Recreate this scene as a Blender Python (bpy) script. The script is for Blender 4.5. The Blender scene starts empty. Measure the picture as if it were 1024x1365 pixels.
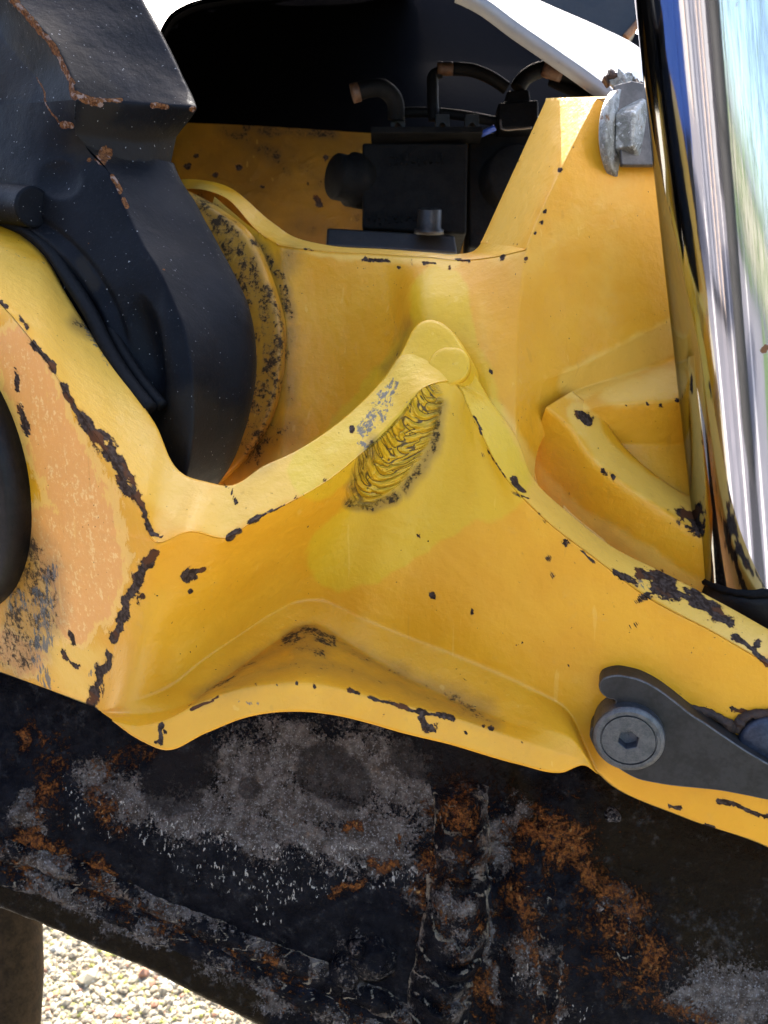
import bpy, bmesh, math, random
import numpy as np
from mathutils import Vector, Matrix, noise as mnoise

random.seed(7)
rng = np.random.default_rng(7)
C = bpy.context.scene.collection
scene = bpy.context.scene

# ------------------------------------------------------------------ camera, sky, sun, exposure
FPX, CX, CY = 1250.0, 512.0, 682.5          # focal length and centre, in photo pixels
PITCH = math.radians(22)
CAM_H = 1.0
cam_d = bpy.data.cameras.new("camera")
cam_d.sensor_fit = 'VERTICAL'
cam_d.sensor_height = 24.0
cam_d.lens = 24.0 * FPX / 1365.0
cam_d.dof.use_dof = True
cam_d.dof.focus_distance = 0.43
cam_d.dof.aperture_fstop = 14
cam_d.clip_start = 0.01
cam_d.clip_end = 3000
cam = bpy.data.objects.new("camera", cam_d)
C.objects.link(cam)
cam.location = (0, 0, CAM_H)
cam.rotation_euler = (math.pi / 2 - PITCH, 0, 0)
scene.camera = cam

SUN_DIR = Vector((-0.08, 0.83, 0.55)).normalized()     # towards the sun: it stands behind the machine
world = bpy.data.worlds.new("World")
scene.world = world
world.use_nodes = True
wn = world.node_tree
sky = wn.nodes.new("ShaderNodeTexSky")
sky.sky_type = 'NISHITA'
sky.sun_disc = False
sky.sun_elevation = math.asin(SUN_DIR.z)
sky.sun_rotation = math.atan2(SUN_DIR.x, SUN_DIR.y)
sky.air_density = 0.7
sky.dust_density = 2.5
sky.ozone_density = 0.6
bg = wn.nodes["Background"]
bg.inputs[1].default_value = 0.15
wn.links.new(sky.outputs[0], bg.inputs[0])

sd = bpy.data.lights.new("sun", 'SUN')
sd.energy = 3.0
sd.angle = math.radians(0.5)
sd.color = (1.0, 0.95, 0.87)
sun = bpy.data.objects.new("sun", sd)
sun.rotation_euler = SUN_DIR.to_track_quat('Z', 'Y').to_euler()
sun.location = (1, 3, 4)
C.objects.link(sun)

scene.view_settings.view_transform = 'Standard'
scene.view_settings.look = 'None'
scene.view_settings.gamma = 1
scene.view_settings.exposure = 2.7
scene.cycles.max_bounces = 8
scene.cycles.sample_clamp_indirect = 6
scene.cycles.use_denoising = True

# ------------------------------------------------------------------ geometry helpers
# Everything is worked out in the camera's frame: x right, y up, z away, in metres.
RC = np.array(cam.rotation_euler.to_matrix())
CL = np.array(cam.location)


def to_world(p):
    q = np.asarray(p, float) * np.array([1, 1, -1])
    return q @ RC.T + CL


def P(x, y, d):
    d = d / 1000.0
    return np.array([(x - CX) / FPX * d, -(y - CY) / FPX * d, d])


def proj(v):
    v = np.asarray(v)
    return np.stack([CX + FPX * v[:, 0] / v[:, 2], CY - FPX * v[:, 1] / v[:, 2]], 1)


class Plane:
    def __init__(s, p, n):
        s.p = np.array(p, float)
        s.n = np.array(n, float) / np.linalg.norm(n)

    def at(s, x, y, off=0.0):
        r = np.array([(x - CX) / FPX, -(y - CY) / FPX, 1.0])
        t = (np.dot(s.p, s.n) + off / 1000.0) / np.dot(r, s.n)
        return r * t

    def d(s, x, y, off=0.0):
        return s.at(x, y, off)[2] * 1000


def ctrl(pts):
    """list of (x, y, d) -> points"""
    return np.array([P(*p) for p in pts])


def spline(pts, K):
    """smooth curve through pts (chord-length Hermite), K steps a span"""
    p = np.asarray(pts, float)
    n = len(p)
    if n == 2:
        t = np.linspace(0, 1, K + 1)[:, None]
        return p[0] * (1 - t) + p[1] * t
    h = np.linalg.norm(np.diff(p, axis=0), axis=1) + 1e-9
    s = np.diff(p, axis=0) / h[:, None]
    m = np.zeros_like(p)
    for i in range(1, n - 1):
        m[i] = (s[i - 1] * h[i] + s[i] * h[i - 1]) / (h[i] + h[i - 1])
    m[0] = 1.5 * s[0] - 0.5 * m[1]
    m[-1] = 1.5 * s[-1] - 0.5 * m[-2]
    out = []
    for i in range(n - 1):
        t = (np.arange(K) / K)[:, None]
        h00 = 2 * t**3 - 3 * t**2 + 1
        h10 = t**3 - 2 * t**2 + t
        h01 = -2 * t**3 + 3 * t**2
        h11 = t**3 - t**2
        out.append(h00 * p[i] + h10 * h[i] * m[i] + h01 * p[i + 1] + h11 * h[i] * m[i + 1])
    out.append(p[-1:])
    return np.concatenate(out)


def linear(pts, K):
    p = np.asarray(pts, float)
    out = []
    for i in range(len(p) - 1):
        t = (np.arange(K) / K)[:, None]
        out.append(p[i] * (1 - t) + p[i + 1] * t)
    out.append(p[-1:])
    return np.concatenate(out)


def sheet(rows, kc, kr, row_mode='lin', top=None, bottom=None, left=None, right=None):
    """grid of control points (rows of equal length) -> dense grid (R, C, 3)"""
    g = np.stack([spline(r, kc) for r in rows])
    f = spline if row_mode == 'cr' else linear
    g = np.stack([f(g[:, j], kr) for j in range(g.shape[1])], 1)
    R, Cn = g.shape[:2]
    v = np.linspace(0, 1, R)[:, None, None]
    u = np.linspace(0, 1, Cn)[None, :, None]
    if top is not None:
        g = g + (np.asarray(top) - g[0])[None] * (1 - v)
    if bottom is not None:
        g = g + (np.asarray(bottom) - g[-1])[None] * v
    if left is not None:
        g = g + (np.asarray(left) - g[:, 0])[:, None] * (1 - u) ** 4
    if right is not None:
        g = g + (np.asarray(right) - g[:, -1])[:, None] * u ** 4
    return g


def grid_mesh(g):
    R, Cn = g.shape[:2]
    v = g.reshape(-1, 3)
    i = np.arange(R * Cn).reshape(R, Cn)
    f = np.stack([i[:-1, :-1], i[1:, :-1], i[1:, 1:], i[:-1, 1:]], -1).reshape(-1, 4)
    return v, f


def weld(parts, tol=0.0004):
    """parts: list of (name, verts, quads). Returns verts, quads, part index per quad"""
    V = np.concatenate([p[1] for p in parts])
    off = 0
    F, I = [], []
    for k, (n, v, f) in enumerate(parts):
        F.append(f + off)
        I.append(np.full(len(f), k))
        off += len(v)
    F = np.concatenate(F)
    I = np.concatenate(I)
    key = np.round(V / tol).astype(np.int64)
    # weld by hashing each vertex with its rounded cell and the half-shifted cell
    idx = np.arange(len(V))
    for sh in (0.0, 0.5):
        k2 = np.floor(V / tol + sh).astype(np.int64)
        _, first, inv = np.unique(k2, axis=0, return_index=True, return_inverse=True)
        inv = inv.ravel()
        tgt = first[inv]
        m = np.arange(len(V))
        m = tgt
        V = V[m]
    _, first, inv = np.unique(np.round(V / 1e-7).astype(np.int64), axis=0, return_index=True, return_inverse=True)
    inv = inv.ravel()
    return V[first], inv[F], I


def edges_of(F):
    e = np.concatenate([F[:, [0, 1]], F[:, [1, 2]], F[:, [2, 3]], F[:, [3, 0]]])
    e = e[e[:, 0] != e[:, 1]]
    e.sort(axis=1)
    u, c = np.unique(e, axis=0, return_counts=True)
    return u, c


def smooth(V, F, it, lam=0.5):
    u, c = edges_of(F)
    fixed = np.zeros(len(V), bool)
    fixed[u[c == 1].ravel()] = True
    deg = np.zeros(len(V))
    np.add.at(deg, u.ravel(), 1)
    deg = np.maximum(deg, 1)
    V = V.copy()
    for _ in range(it):
        s = np.zeros_like(V)
        np.add.at(s, u[:, 0], V[u[:, 1]])
        np.add.at(s, u[:, 1], V[u[:, 0]])
        d = s / deg[:, None] - V
        d[fixed] = 0
        V += lam * d
    return V


def vnormals(V, F):
    n = np.cross(V[F[:, 2]] - V[F[:, 0]], V[F[:, 3]] - V[F[:, 1]])
    N = np.zeros_like(V)
    for k in range(4):
        np.add.at(N, F[:, k], n)
    return N / (np.linalg.norm(N, axis=1)[:, None] + 1e-12)


def face_viewer(V, F, I):
    """turn every part so that most of its faces look towards the viewer"""
    F = F.copy()
    n = np.cross(V[F[:, 2]] - V[F[:, 0]], V[F[:, 3]] - V[F[:, 1]])
    s = (n * V[F[:, 0]]).sum(1)
    for k in np.unique(I):
        m = I == k
        if s[m].sum() > 0:
            F[m] = F[m][:, ::-1]
    return F


def stroke_mask(px, strokes, base=None, rmod=None):
    """1.5 on a stroke's spine, 0.5 at its radius, 0 beyond"""
    out = np.zeros(len(px)) if base is None else base
    for st in strokes:
        pts, r = st[:2]
        k = st[2] if len(st) > 2 else 1.0
        pts = np.asarray(pts, float)
        lo = pts.min(0) - 1.6 * r
        hi = pts.max(0) + 1.6 * r
        sel = np.where((px[:, 0] > lo[0]) & (px[:, 0] < hi[0]) & (px[:, 1] > lo[1]) & (px[:, 1] < hi[1]))[0]
        if len(sel) == 0:
            continue
        q = px[sel]
        if len(pts) == 1:
            dist = np.linalg.norm(q - pts[0], axis=1)
        else:
            dist = np.full(len(q), 1e9)
            for a, b in zip(pts[:-1], pts[1:]):
                ab = b - a
                t = np.clip(((q - a) @ ab) / (ab @ ab + 1e-9), 0, 1)
                dist = np.minimum(dist, np.linalg.norm(q - a - t[:, None] * ab, axis=1))
        out[sel] = np.maximum(out[sel], k * np.clip(1.5 - dist / (r if rmod is None else r * rmod[sel]), 0, 1.5))
    return out


# ------------------------------------------------------------------ object helpers
def thing(name, at, label, cat, group=None):
    o = bpy.data.objects.new(name, None)
    C.objects.link(o)
    o.location = to_world(at)
    o.empty_display_size = 0.02
    o["label"] = label
    o["category"] = cat
    if group:
        o["group"] = group
    return o


def clean_faces(F):
    out = []
    for q in (F.tolist() if hasattr(F, 'tolist') else F):
        if len(set(q)) != len(q):
            q = [a for k, a in enumerate(q) if a not in q[:k]]
        if len(q) > 2:
            out.append(q[::-1])          # the camera's frame is left-handed
    return out


def make(name, V, F, mat, parent=None, smooth_shade=True, attrs=None, normals=None, label=None, kind=None, bevel=None):
    """link one mesh given camera-frame vertices"""
    W = to_world(V)
    org = np.array(parent_world(parent)) if parent else W.mean(0)
    me = bpy.data.meshes.new(name)
    me.from_pydata((W - org).tolist(), [], clean_faces(F))
    me.validate()
    me.update()
    if attrs:
        for k, a in attrs.items():
            at = me.attributes.new(k, 'FLOAT', 'POINT')
            at.data.foreach_set("value", np.asarray(a, np.float32))
    if smooth_shade:
        me.polygons.foreach_set("use_smooth", [True] * len(me.polygons))
    if normals is not None:
        nw = (np.asarray(normals) * np.array([1, 1, -1])) @ RC.T
        me.normals_split_custom_set_from_vertices(nw.tolist())
    me.materials.append(mat)
    o = bpy.data.objects.new(name, me)
    C.objects.link(o)
    if parent:
        o.parent = parent
    else:
        o.location = org
    if label:
        o["label"] = label
    if kind:
        o["kind"] = kind
    if bevel:
        b = o.modifiers.new("bevel", 'BEVEL')
        b.width = bevel
        b.segments = 3
        b.limit_method = 'ANGLE'
        b.angle_limit = math.radians(35)
        b.harden_normals = True
    return o


def parent_world(p):
    v = Vector((0, 0, 0))
    while p is not None:
        v += p.location
        p = p.parent
    return v


def tag(o, label, cat, group=None):
    o["label"] = label
    o["category"] = cat
    if group:
        o["group"] = group


def frame(axis):
    a = np.asarray(axis, float)
    a /= np.linalg.norm(a)
    t = np.array([0, 1, 0.0]) if abs(a[1]) < 0.9 else np.array([1.0, 0, 0])
    u = np.cross(t, a)
    u /= np.linalg.norm(u)
    return u, np.cross(a, u), a


def lathe(profile, org, axis, n=48, ang0=0.0, sides=None):
    """profile: (radius, height along axis) in metres"""
    u, w, a = frame(axis)
    n = sides or n
    V = []
    for r, h in profile:
        for k in range(n):
            t = ang0 + 2 * math.pi * k / n
            V.append(org + a * h + r * (math.cos(t) * u + math.sin(t) * w))
    F = []
    for i in range(len(profile) - 1):
        for k in range(n):
            F.append([i * n + k, i * n + (k + 1) % n, (i + 1) * n + (k + 1) % n, (i + 1) * n + k])
    if profile[0][0] > 1e-6:
        F.append(list(range(n))[::-1])
    if profile[-1][0] > 1e-6:
        b = (len(profile) - 1) * n
        F.append([b + k for k in range(n)])
    return np.array(V), F


def prism(outline, ext):
    """outline: (n,3) points, ext: vector towards the viewer"""
    o = np.asarray(outline)
    n = len(o)
    V = np.concatenate([o, o + np.asarray(ext)])
    F = [list(range(n))[::-1], [n + k for k in range(n)]]
    for k in range(n):
        F.append([k, (k + 1) % n, n + (k + 1) % n, n + k])
    # orientation
    nn = np.zeros(3)
    for k in range(n):
        nn += np.cross(V[n + k], V[n + (k + 1) % n])
    if np.dot(nn, ext) < 0:
        F = [f[::-1] for f in F]
    return V, F


def box(c, ux, uy, uz):
    """box with centre c and half-axis vectors"""
    V = np.array([c + a * ux + b * uy + d * uz for a in (-1, 1) for b in (-1, 1) for d in (-1, 1)])
    F = [[0, 1, 3, 2], [4, 6, 7, 5], [0, 4, 5, 1], [2, 3, 7, 6], [0, 2, 6, 4], [1, 5, 7, 3]]
    nrm = np.dot(np.cross(ux, uy), uz)
    if nrm < 0:
        F = [f[::-1] for f in F]
    return V, F


def tube(pts, r, n=14, cap=True):
    p = np.asarray(pts, float)
    rr = np.full(len(p), r) if np.isscalar(r) else np.asarray(r)
    t = np.gradient(p, axis=0)
    t /= np.linalg.norm(t, axis=1)[:, None]
    u0, _, _ = frame(t[0])
    V = []
    u = u0
    for i in range(len(p)):
        u = u - np.dot(u, t[i]) * t[i]
        u /= np.linalg.norm(u)
        w = np.cross(t[i], u)
        for k in range(n):
            a = 2 * math.pi * k / n
            V.append(p[i] + rr[i] * (math.cos(a) * u + math.sin(a) * w))
    F = []
    for i in range(len(p) - 1):
        for k in range(n):
            F.append([i * n + k, i * n + (k + 1) % n, (i + 1) * n + (k + 1) % n, (i + 1) * n + k])
    if cap:
        F.append(list(range(n))[::-1])
        b = (len(p) - 1) * n
        F.append([b + k for k in range(n)])
    return np.array(V), F


def join(meshes):
    V, F, o = [], [], 0
    for v, f in meshes:
        V.append(np.asarray(v))
        F += [[i + o for i in q] for q in (f.tolist() if hasattr(f, 'tolist') else f)]
        o += len(v)
    return np.concatenate(V), F


def vnoise(V, scale, seed=0.0, octaves=3):
    return np.array([mnoise.fractal(Vector((p[0] * scale + seed, p[1] * scale, p[2] * scale)), 1.0, 2.0, octaves) for p in V])


# ------------------------------------------------------------------ material helpers
class M:
    def __init__(s, name):
        s.m = bpy.data.materials.new(name)
        s.m.use_nodes = True
        s.t = s.m.node_tree
        s.b = s.t.nodes["Principled BSDF"]
        s.co = s.t.nodes.new("ShaderNodeTexCoord").outputs["Object"]

    def _set(s, sock, v):
        if v is None:
            return
        if hasattr(v, "is_output"):
            s.t.links.new(v, sock)
        elif isinstance(v, (tuple, list)) and len(v) == 3 and sock.type == 'RGBA':
            sock.default_value = (*v, 1)
        else:
            sock.default_value = v

    def noise(s, scale, detail=4, rough=0.6, dist=0.0, vec=None, color=False):
        n = s.t.nodes.new("ShaderNodeTexNoise")
        s._set(n.inputs["Vector"], vec or s.co)
        n.inputs["Scale"].default_value = scale
        n.inputs["Detail"].default_value = detail
        n.inputs["Roughness"].default_value = rough
        n.inputs["Distortion"].default_value = dist
        return n.outputs["Color" if color else "Fac"]

    def sn(s, scale, detail=5, rough=0.65, dist=0.0, vec=None, gain=3.0):
        """noise spread over about -1..1"""
        return s.op('MULTIPLY', s.op('SUBTRACT', s.noise(scale, detail, rough, dist, vec), 0.5), gain)

    def add(s, *a):
        r = a[0]
        for b in a[1:]:
            r = s.op('ADD', r, b)
        return r

    def mul(s, *a):
        r = a[0]
        for b in a[1:]:
            r = s.op('MULTIPLY', r, b)
        return r

    def voro(s, scale, vec=None, feature='F1'):
        n = s.t.nodes.new("ShaderNodeTexVoronoi")
        n.feature = feature
        s._set(n.inputs["Vector"], vec or s.co)
        n.inputs["Scale"].default_value = scale
        return n.outputs["Distance"]

    def mapping(s, scale=(1, 1, 1), rot=(0, 0, 0), vec=None):
        n = s.t.nodes.new("ShaderNodeMapping")
        s._set(n.inputs["Vector"], vec or s.co)
        n.inputs["Scale"].default_value = scale
        n.inputs["Rotation"].default_value = rot
        return n.outputs[0]

    def attr(s, name):
        n = s.t.nodes.new("ShaderNodeAttribute")
        n.attribute_name = name
        return n.outputs["Fac"]

    def op(s, o, a, b=None, c=None, clamp=False):
        n = s.t.nodes.new("ShaderNodeMath")
        n.operation = o
        n.use_clamp = clamp
        s._set(n.inputs[0], a)
        s._set(n.inputs[1], b)
        s._set(n.inputs[2], c)
        return n.outputs[0]

    def step(s, v, lo, hi, a=0.0, b=1.0):
        n = s.t.nodes.new("ShaderNodeMapRange")
        n.interpolation_type = 'SMOOTHSTEP'
        s._set(n.inputs[0], v)
        n.inputs[1].default_value = lo
        n.inputs[2].default_value = hi
        n.inputs[3].default_value = a
        n.inputs[4].default_value = b
        return n.outputs[0]

    def mix(s, f, a, b, mode='MIX'):
        n = s.t.nodes.new("ShaderNodeMix")
        n.data_type = 'RGBA'
        n.blend_type = mode
        s._set(n.inputs[0], f)
        s._set(n.inputs[6], a)
        s._set(n.inputs[7], b)
        return n.outputs[2]

    def bump(s, h, dist=0.001, strength=1.0, normal=None):
        n = s.t.nodes.new("ShaderNodeBump")
        n.inputs["Strength"].default_value = strength
        n.inputs["Distance"].default_value = dist
        s._set(n.inputs["Height"], h)
        if normal is not None:
            s.t.links.new(normal, n.inputs["Normal"])
        return n.outputs[0]

    def out(s, color=None, rough=None, metal=None, normal=None, spec=None, coat=None, coat_rough=None):
        s._set(s.b.inputs["Base Color"], color)
        s._set(s.b.inputs["Roughness"], rough)
        s._set(s.b.inputs["Metallic"], metal)
        s._set(s.b.inputs["Specular IOR Level"], spec)
        s._set(s.b.inputs["Coat Weight"], coat)
        s._set(s.b.inputs["Coat Roughness"], coat_rough)
        if normal is not None:
            s.t.links.new(normal, s.b.inputs["Normal"])
        return s.m


def yellow_paint():
    s = M("yellow_paint")
    n_big = s.noise(28, 3, 0.55)
    n_mid = s.noise(120, 4, 0.6)
    n_fine = s.noise(520, 5, 0.65)
    sm, sf = s.sn(130, 5, 0.65), s.sn(560, 6, 0.7)
    # hue of the paint wanders a little between coats
    base = s.mix(s.step(n_big, 0.35, 0.65), (0.63, 0.272, 0.008), (0.66, 0.302, 0.011))
    base = s.mix(s.mul(s.step(n_fine, 0.5, 0.8), 0.25), base, (0.56, 0.21, 0.012))
    base = s.mix(s.mul(s.step(s.sn(60, 5, 0.7, 0.5), 0.25, 0.9), 0.14), base, (0.72, 0.37, 0.03))
    # sky light on upturned edges and rims, painted in as a lighter yellow
    pale = s.step(s.add(s.attr("pale"), s.mul(sm, 0.14)), 0.25, 0.85)
    base = s.mix(s.mul(pale, 0.85), base, (0.70, 0.39, 0.058))
    # salmon undercoat, with a peach in-between coat around it
    jag = s.sn(230, 7, 0.72, 0.5, s.mapping((1.3, 1.0, 0.5), (0.0, 0.5, 0.0)))
    sal = s.add(s.attr("salmon"), s.mul(jag, 0.38), s.mul(sm, 0.22))
    base = s.mix(s.mul(s.step(sal, 0.46, 0.52), 0.75), base, (0.74, 0.41, 0.095))
    base = s.mix(s.mul(s.step(sal, 0.72, 0.80), 0.9), base, (0.68, 0.285, 0.062))
    base = s.mix(s.mul(s.step(s.add(sal, s.mul(sf, -0.5)), 1.05, 1.25), 0.8), base, (0.78, 0.47, 0.16))
    # greenish yellow touch-up paint
    lim = s.add(s.attr("lime"), s.mul(sm, 0.10))
    base = s.mix(s.mul(s.step(lim, 0.34, 0.54), 0.55), base, (0.60, 0.39, 0.012))
    # greasy dirt: a brown layer, then black specks and smears
    gr = s.attr("grime")
    base = s.mix(s.mul(s.step(s.add(gr, s.mul(sm, 0.15)), 0.05, 1.0), 0.62), base, (0.16, 0.085, 0.022))
    base = s.mix(s.attr("shade_tint"), base, (0.050, 0.024, 0.006))  # hood shade on the frame plate, painted as dark brown
    gfac = s.step(s.add(gr, s.mul(sf, 0.42), s.mul(sm, 0.42)), 0.86, 1.12)
    base = s.mix(s.mul(gfac, 0.92), base, (0.018, 0.015, 0.013))
    # bluish grey scuffs, dragged one way
    sc = s.sn(360, 6, 0.72, 0.3, s.mapping((1.5, 1.0, 0.45), (0.3, 0.6, 0.2)))
    scf = s.step(s.add(s.attr("scuff"), s.mul(sc, 0.75), s.mul(sm, 0.25)), 0.90, 1.05)
    base = s.mix(s.mul(scf, 0.88), base, s.mix(n_fine, (0.035, 0.045, 0.055), (0.10, 0.10, 0.09)))
    # the rippled, burnt weld scar
    u, v = s.attr("scar_u"), s.attr("scar_v")
    inside = s.step(s.add(s.attr("scar"), s.mul(sm, 0.16)), 0.30, 0.60)
    def lay(us, vs, off):
        n = s.t.nodes.new("ShaderNodeCombineXYZ")
        s._set(n.inputs[0], s.add(s.mul(u, us), s.mul(v, v, 1.5), s.mul(sm, 0.10)))
        s._set(n.inputs[1], s.mul(v, vs))
        n.inputs[2].default_value = off
        return n.outputs[0]
    w1 = s.noise(1.0, 1.5, 0.5, 0.25, lay(8.5, 0.45, 0.0))
    w2 = s.noise(1.0, 1.5, 0.5, 0.3, lay(11.0, 0.8, 7.0))
    ridged = s.op('ABSOLUTE', s.op('SUBTRACT', w1, 0.5))
    ridged2 = s.op('ABSOLUTE', s.op('SUBTRACT', w2, 0.5))
    wave = s.op('MINIMUM', s.mul(ridged, 7.0), s.mul(ridged2, 11.0), clamp=True)
    groove = s.mul(s.step(s.add(s.op('MINIMUM', s.mul(ridged, 1.0), s.mul(ridged2, 1.7)), s.mul(sf, 0.012)), 0.020, 0.005), inside)
    blot = s.mul(s.step(s.add(s.sn(150, 4, 0.6), s.mul(sf, 0.4)), 0.72, 0.88), inside)
    base = s.mix(s.mul(inside, 0.45), base, (0.62, 0.345, 0.013))
    base = s.mix(s.mul(s.op('MAXIMUM', groove, s.mul(blot, 0.8)), 0.92), base, (0.035, 0.019, 0.007))
    # settled dust
    base = s.mix(s.mul(s.step(s.add(s.sn(210, 6, 0.75), s.mul(s.sn(35, 3), 0.6)), 0.3, 1.0), 0.16), base, (0.40, 0.27, 0.12))
    # hairline scratches
    for rz, sc_ in ((0.5, 180), (-0.7, 230)):
        hl = s.noise(sc_, 2, 0.5, 0.1, s.mapping((1.0, 1.0, 0.045), (0.2, rz, 0.1)))
        base = s.mix(s.mul(s.step(hl, 0.715, 0.74), 0.18), base, (0.36, 0.16, 0.02) if rz > 0 else (0.80, 0.50, 0.12))
    # chips: paint gone down to brown-black metal
    chv = s.add(s.attr("chip"), s.mul(sf, 0.40), s.mul(s.sn(300, 6, 0.78, 0.8), 0.50))
    spk = s.mul(s.step(s.noise(640, 2, 0.5), 0.735, 0.75), s.step(s.noise(45, 2, 0.5), 0.47, 0.58))
    chip = s.op('MAXIMUM', s.step(chv, 0.52, 0.58), spk)
    base = s.mix(s.mul(s.step(chv, 0.22, 0.52), 0.30), base, (0.34, 0.13, 0.015))
    metal_c = s.mix(s.step(n_fine, 0.42, 0.62), (0.024, 0.013, 0.008), (0.066, 0.043, 0.032))
    metal_c = s.mix(s.step(s.noise(95, 3, 0.5), 0.55, 0.63), metal_c, (0.085, 0.032, 0.013))
    base = s.mix(chip, base, metal_c)
    rough = s.mix(n_mid, (0.34,) * 3, (0.48,) * 3)
    rough = s.mix(s.op('MAXIMUM', chip, s.mul(gfac, 0.7)), rough, (0.62,) * 3)
    h = s.add(s.mul(n_big, 0.7), s.mul(s.noise(70, 3, 0.5), 0.55), s.mul(n_mid, 0.40), s.mul(n_fine, 0.13), s.mul(chip, -0.34), s.mul(s.step(sal, 0.46, 0.52), -0.05),
              s.mul(wave, inside, 2.2), s.mul(gfac, 0.12))
    return s.out(base, rough, 0.0, s.bump(h, 0.0016, 0.8), s.mix(s.op('MAXIMUM', chip, gfac), (0.36,) * 3, (0.06,) * 3))


def black_paint():
    s = M("black_paint")
    n_big = s.noise(30, 3, 0.5)
    n_mid = s.noise(150, 4, 0.6)
    n_fine = s.noise(700, 5, 0.7)
    base = s.mix(s.step(n_big, 0.35, 0.65), (0.0030, 0.0033, 0.0045), (0.0055, 0.0060, 0.0078))
    base = s.mix(s.mul(s.step(s.noise(900, 3, 0.6), 0.60, 0.72), 0.30), base, (0.035, 0.035, 0.037))
    scr = s.noise(240, 4, 0.7, 0.3, s.mapping((1.0, 1.0, 0.10), (0.2, 0.25, 0.3)))
    base = s.mix(s.mul(s.step(scr, 0.66, 0.72), 0.30), base, (0.035, 0.035, 0.037))
    gv = s.add(s.attr("grime"), s.mul(s.sn(150), 0.3))
    base = s.mix(s.mul(s.step(gv, 0.3, 1.0), 0.7), base, (0.017, 0.013, 0.009))
    rv = s.add(s.attr("rust"), s.mul(s.sn(480, 6, 0.7), 0.40), s.mul(s.sn(170), 0.25))
    rust = s.step(rv, 0.50, 0.60)
    rc = s.mix(s.step(n_fine, 0.4, 0.6), (0.055, 0.018, 0.006), (0.15, 0.060, 0.020))
    rc = s.mix(s.step(s.noise(260, 3), 0.54, 0.62), rc, (0.19, 0.125, 0.095))
    base = s.mix(rust, base, rc)
    base = s.mix(s.mul(s.step(s.noise(760, 1, 0.4), 0.765, 0.78), 0.6), base, (0.35, 0.34, 0.33))
    h = s.add(s.mul(n_big, 0.9), s.mul(n_mid, 0.30), s.mul(n_fine, 0.12), s.mul(rust, -0.3))
    rough = s.mix(n_mid, (0.40,) * 3, (0.56,) * 3)
    rough = s.mix(rust, rough, (0.8,) * 3)
    return s.out(base, rough, 0.0, s.bump(h, 0.0014, 0.8), 0.075)


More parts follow.
